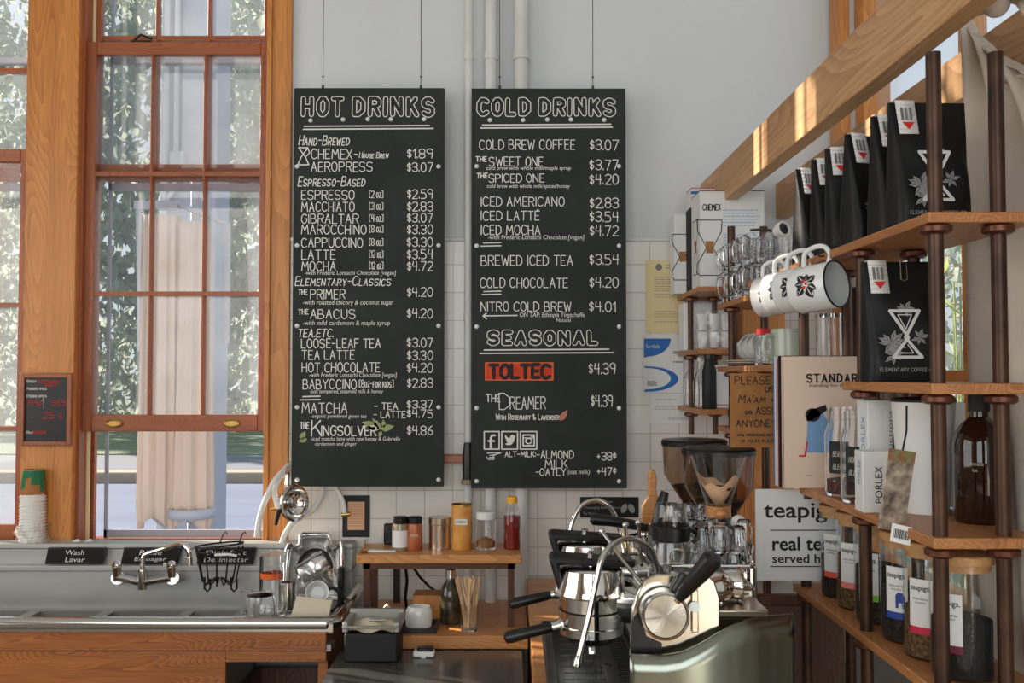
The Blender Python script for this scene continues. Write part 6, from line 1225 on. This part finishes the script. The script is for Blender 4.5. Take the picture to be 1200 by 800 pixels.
# ---- tea jars
TZ = ZTEA+.0005
M['tlab_red'] = mat('label_coral', S(230, 92, 70), .6); M['tlab_pink'] = mat('label_pink', S(232, 130, 120), .6); M['tlab_green'] = mat('label_green', S(130, 200, 70), .6); M['tlab_blue'] = mat('label_blue', S(40, 70, 150), .6); M['tlab_crim'] = mat('label_crimson', S(196, 34, 74), .6); M['tlab_mar'] = mat('label_maroon', S(110, 30, 56), .6)
def tea_jar(x, y, strip, tea, fill, lab, r=.0515, h=.192, label=True, turn=0):
    t = thing('tea_jar', lab, 'jar', (x, y, TZ), turn)
    m = MB(); m.lathe([(0, 0), (r*.96, 0), (r, .004), (r, h)], 32); m.build('glass_wall', 'glass', t)
    m = MB(); m.lathe([(0, .004), (r-.003, .004), (r-.003, fill*h-.004), (r*.5, fill*h+.003), (0, fill*h)], 28); m.build('tea', tea, t)
    m = MB(); m.lathe([(0, h-.012), (r-.004, h-.012), (r-.004, h+.001), (r+.0015, h+.001), (r+.0015, h+.014), (r-.001, h+.016), (0, h+.016)], 32); m.build('lid', 'bamboo', t)
    if label:
        A = -PI*.765; f = lambda u, v: ((r+.0008)*math.cos(A+u/r), (r+.0008)*math.sin(A+u/r), v); f2 = lambda u, v: ((r+.0016)*math.cos(A+u/r), (r+.0016)*math.sin(A+u/r), v)
        def patch(m, u0, u1, v0, v1, f):
            for i in range(8): a, b_ = u0+(u1-u0)*i/8, u0+(u1-u0)*(i+1)/8; m.add([f(a, v0), f(b_, v0), f(b_, v1), f(a, v1)], [(0, 1, 2, 3)])
        W = .021
        m = MB(); patch(m, -W, W, .060, .145, f); la = m.build('label', 'paper', t, norm=False)
        m = MB(); patch(m, -W, W, .047, .060, f); m.build('label_strip', strip, la, norm=False)
        m = MB(); typed(m, 'teapigs.', -.018, .018, .122, .134, f2, .01); typed(m, 'whole leaf tea', -.014, .014, .108, .112, f2); typed(m, 'temples', -.010, .010, .101, .105, f2); m.build('label_text', 'ink', la, norm=False)
        if strip == 'tlab_blue':
            m = MB(); m.add([f2(.008+a, .080+b_) for a, b_ in ((-.009, .012), (-.004, .018), (.004, .017), (.008, .010), (.008, -.012), (.003, -.012), (.002, -.002), (-.003, -.002), (-.004, -.012), (-.009, -.012))], [tuple(range(10))]); m.build('label_picture', strip, la, norm=False)
    return t
for y, st, te, fi, lb in ((2.198, 'tlab_red', 'tea', .50, 'bamboo-lidded tea jar with a coral label strip, next to the teapigs card'), (2.088, 'tlab_pink', 'tea_mixed', .62, 'bamboo-lidded tea jar with a pink label strip and golden leaves'), (1.98, 'tlab_green', 'tea_green', .60, 'bamboo-lidded tea jar with a green label strip, half behind a post'), (1.838, 'tlab_blue', 'tea', .55, 'bamboo-lidded tea jar with a blue label strip and a blue figure'), (1.732, 'tlab_crim', 'tea_mixed', .48, 'bamboo-lidded tea jar with a crimson label strip and speckled leaves'), (1.622, 'tlab_mar', 'tea_black', .52, 'bamboo-lidded jar of black leaves with a maroon label strip, right behind the near post')):
    tea_jar(.770, y, st, te, fi, lb)
# ---- teapigs card
Y = 2.262; a = at(886, 680, Y); b_ = at(986, 573, Y); w_, h = b_.x-a.x, b_.z-a.z
t = thing('teapigs_card', 'white printed card reading teapigs real tea at the end of the tea shelf', 'sign', (a.x, Y, a.z)); t.location.y = Y
MB().box(0, w_, 0, .004, 0, h).build('card', 'paper', t)
q = lambda px, py: (at(px, py, Y).x-a.x, at(px, py, Y).z-a.z); f = front(-.0008)
m = MB()
def T(s, x0, x1, y0, y1, bo, serif=False):
    p0, p1 = q(x0, y1), q(x1, y0); typed(m, s, p0[0], p1[0], p0[1], p1[1], f, bo)
T('teapigs', 895, 980, 589, 612.5, .014); T('real tea', 905, 973, 628.5, 645, .022); T('served here', 905, 984, 649, 659.5, .018)
for y in (621, 663.5): p0, p1 = q(903, y), q(980, y); ribbon(m, [p0, p1], .0024, f)
m.build('print', 'ink', t, norm=False)
# ---- curtain tied to the beam
def cur(u, v):
    g = 1-math.exp(-v*5); amp = (.010+.022*g); y = 1.985-(.15+.70*g)*u
    if v < .25: pass
    return (.955+.02*u+amp*math.sin(u*34+1.2*math.sin(v*4)), y, 2.50-1.62*v-.25*u*(1-g))
t = thing('curtain', 'cream linen curtain gathered and knotted on the timber beam, right side', 'curtain', (0, 0, 0))
MB().grid(cur, 120, 30).build('drape', 'curtain', t, solid=.003)
def cur2(u, v):
    return (.845+.05*v+.02*math.sin(u*20+5*v), 1.60-.10*u-.35*v, 2.36-.16*v-.28*u*v-.06*u+.015*math.sin(u*14))
MB().grid(cur2, 40, 30).build('swag', 'curtain', t, solid=.003)
c = at(1143, 18, 1.56); m = MB(); m.ball((.80, 1.585, 2.34), .028, 16); m.ball((.815, 1.56, 2.32), .022, 14); m.build('knot', 'curtain', t)
# ---- plants outside the right window
t = thing('flowering_plant', 'tall thin plant with yellow flowers outside the right window', 'plant', (1.80, 3.75, -.02)); r_ = random.Random(6); m = MB(); m2 = MB(); m3 = MB()
for k in range(14):
    x, y = r_.uniform(-.12, .14), r_.uniform(-.3, .3); h = r_.uniform(1.6, 2.4); dx = r_.uniform(-.06, .06); m.tube([(x, y, 0), (x+dx*.5, y, h*.5), (x+dx, y, h)], .004, 5)
    for j in range(14):
        z = h*(.3+.7*j/14); p = Vector((x+dx*z/h, y, z)); d = Euler((r_.uniform(0, 6), r_.uniform(0, 6), r_.uniform(0, 6))).to_matrix(); s = .05
        m2.add([p, p+d @ Vector((s, s*.25, 0)), p+d @ Vector((s*2, 0, 0)), p+d @ Vector((s, -s*.25, 0))], [(0, 1, 2, 3)])
    for j in range(5): m3.lathe([(0, 0), (.014, .006), (0, .008)], 8, (x+dx+r_.uniform(-.04, .04), y+r_.uniform(-.03, .03), h-.1+.06*j))
m.build('stems', 'leaf2', t, norm=False); m2.build('leaves', 'leaf2', t, flat=True, norm=False); m3.build('flowers', 'yellow', t)
m = MB(); crown(m, (0, 0, 0), 1.6, 1.5, 2500, .09, random.Random(3)); o = tag(m.build('bush', 'leaf', flat=True, norm=False), 'pale leafy bush outside the right window behind the yellow flowers', 'bush'); o.location = (3.6, 7.2, 1.3)
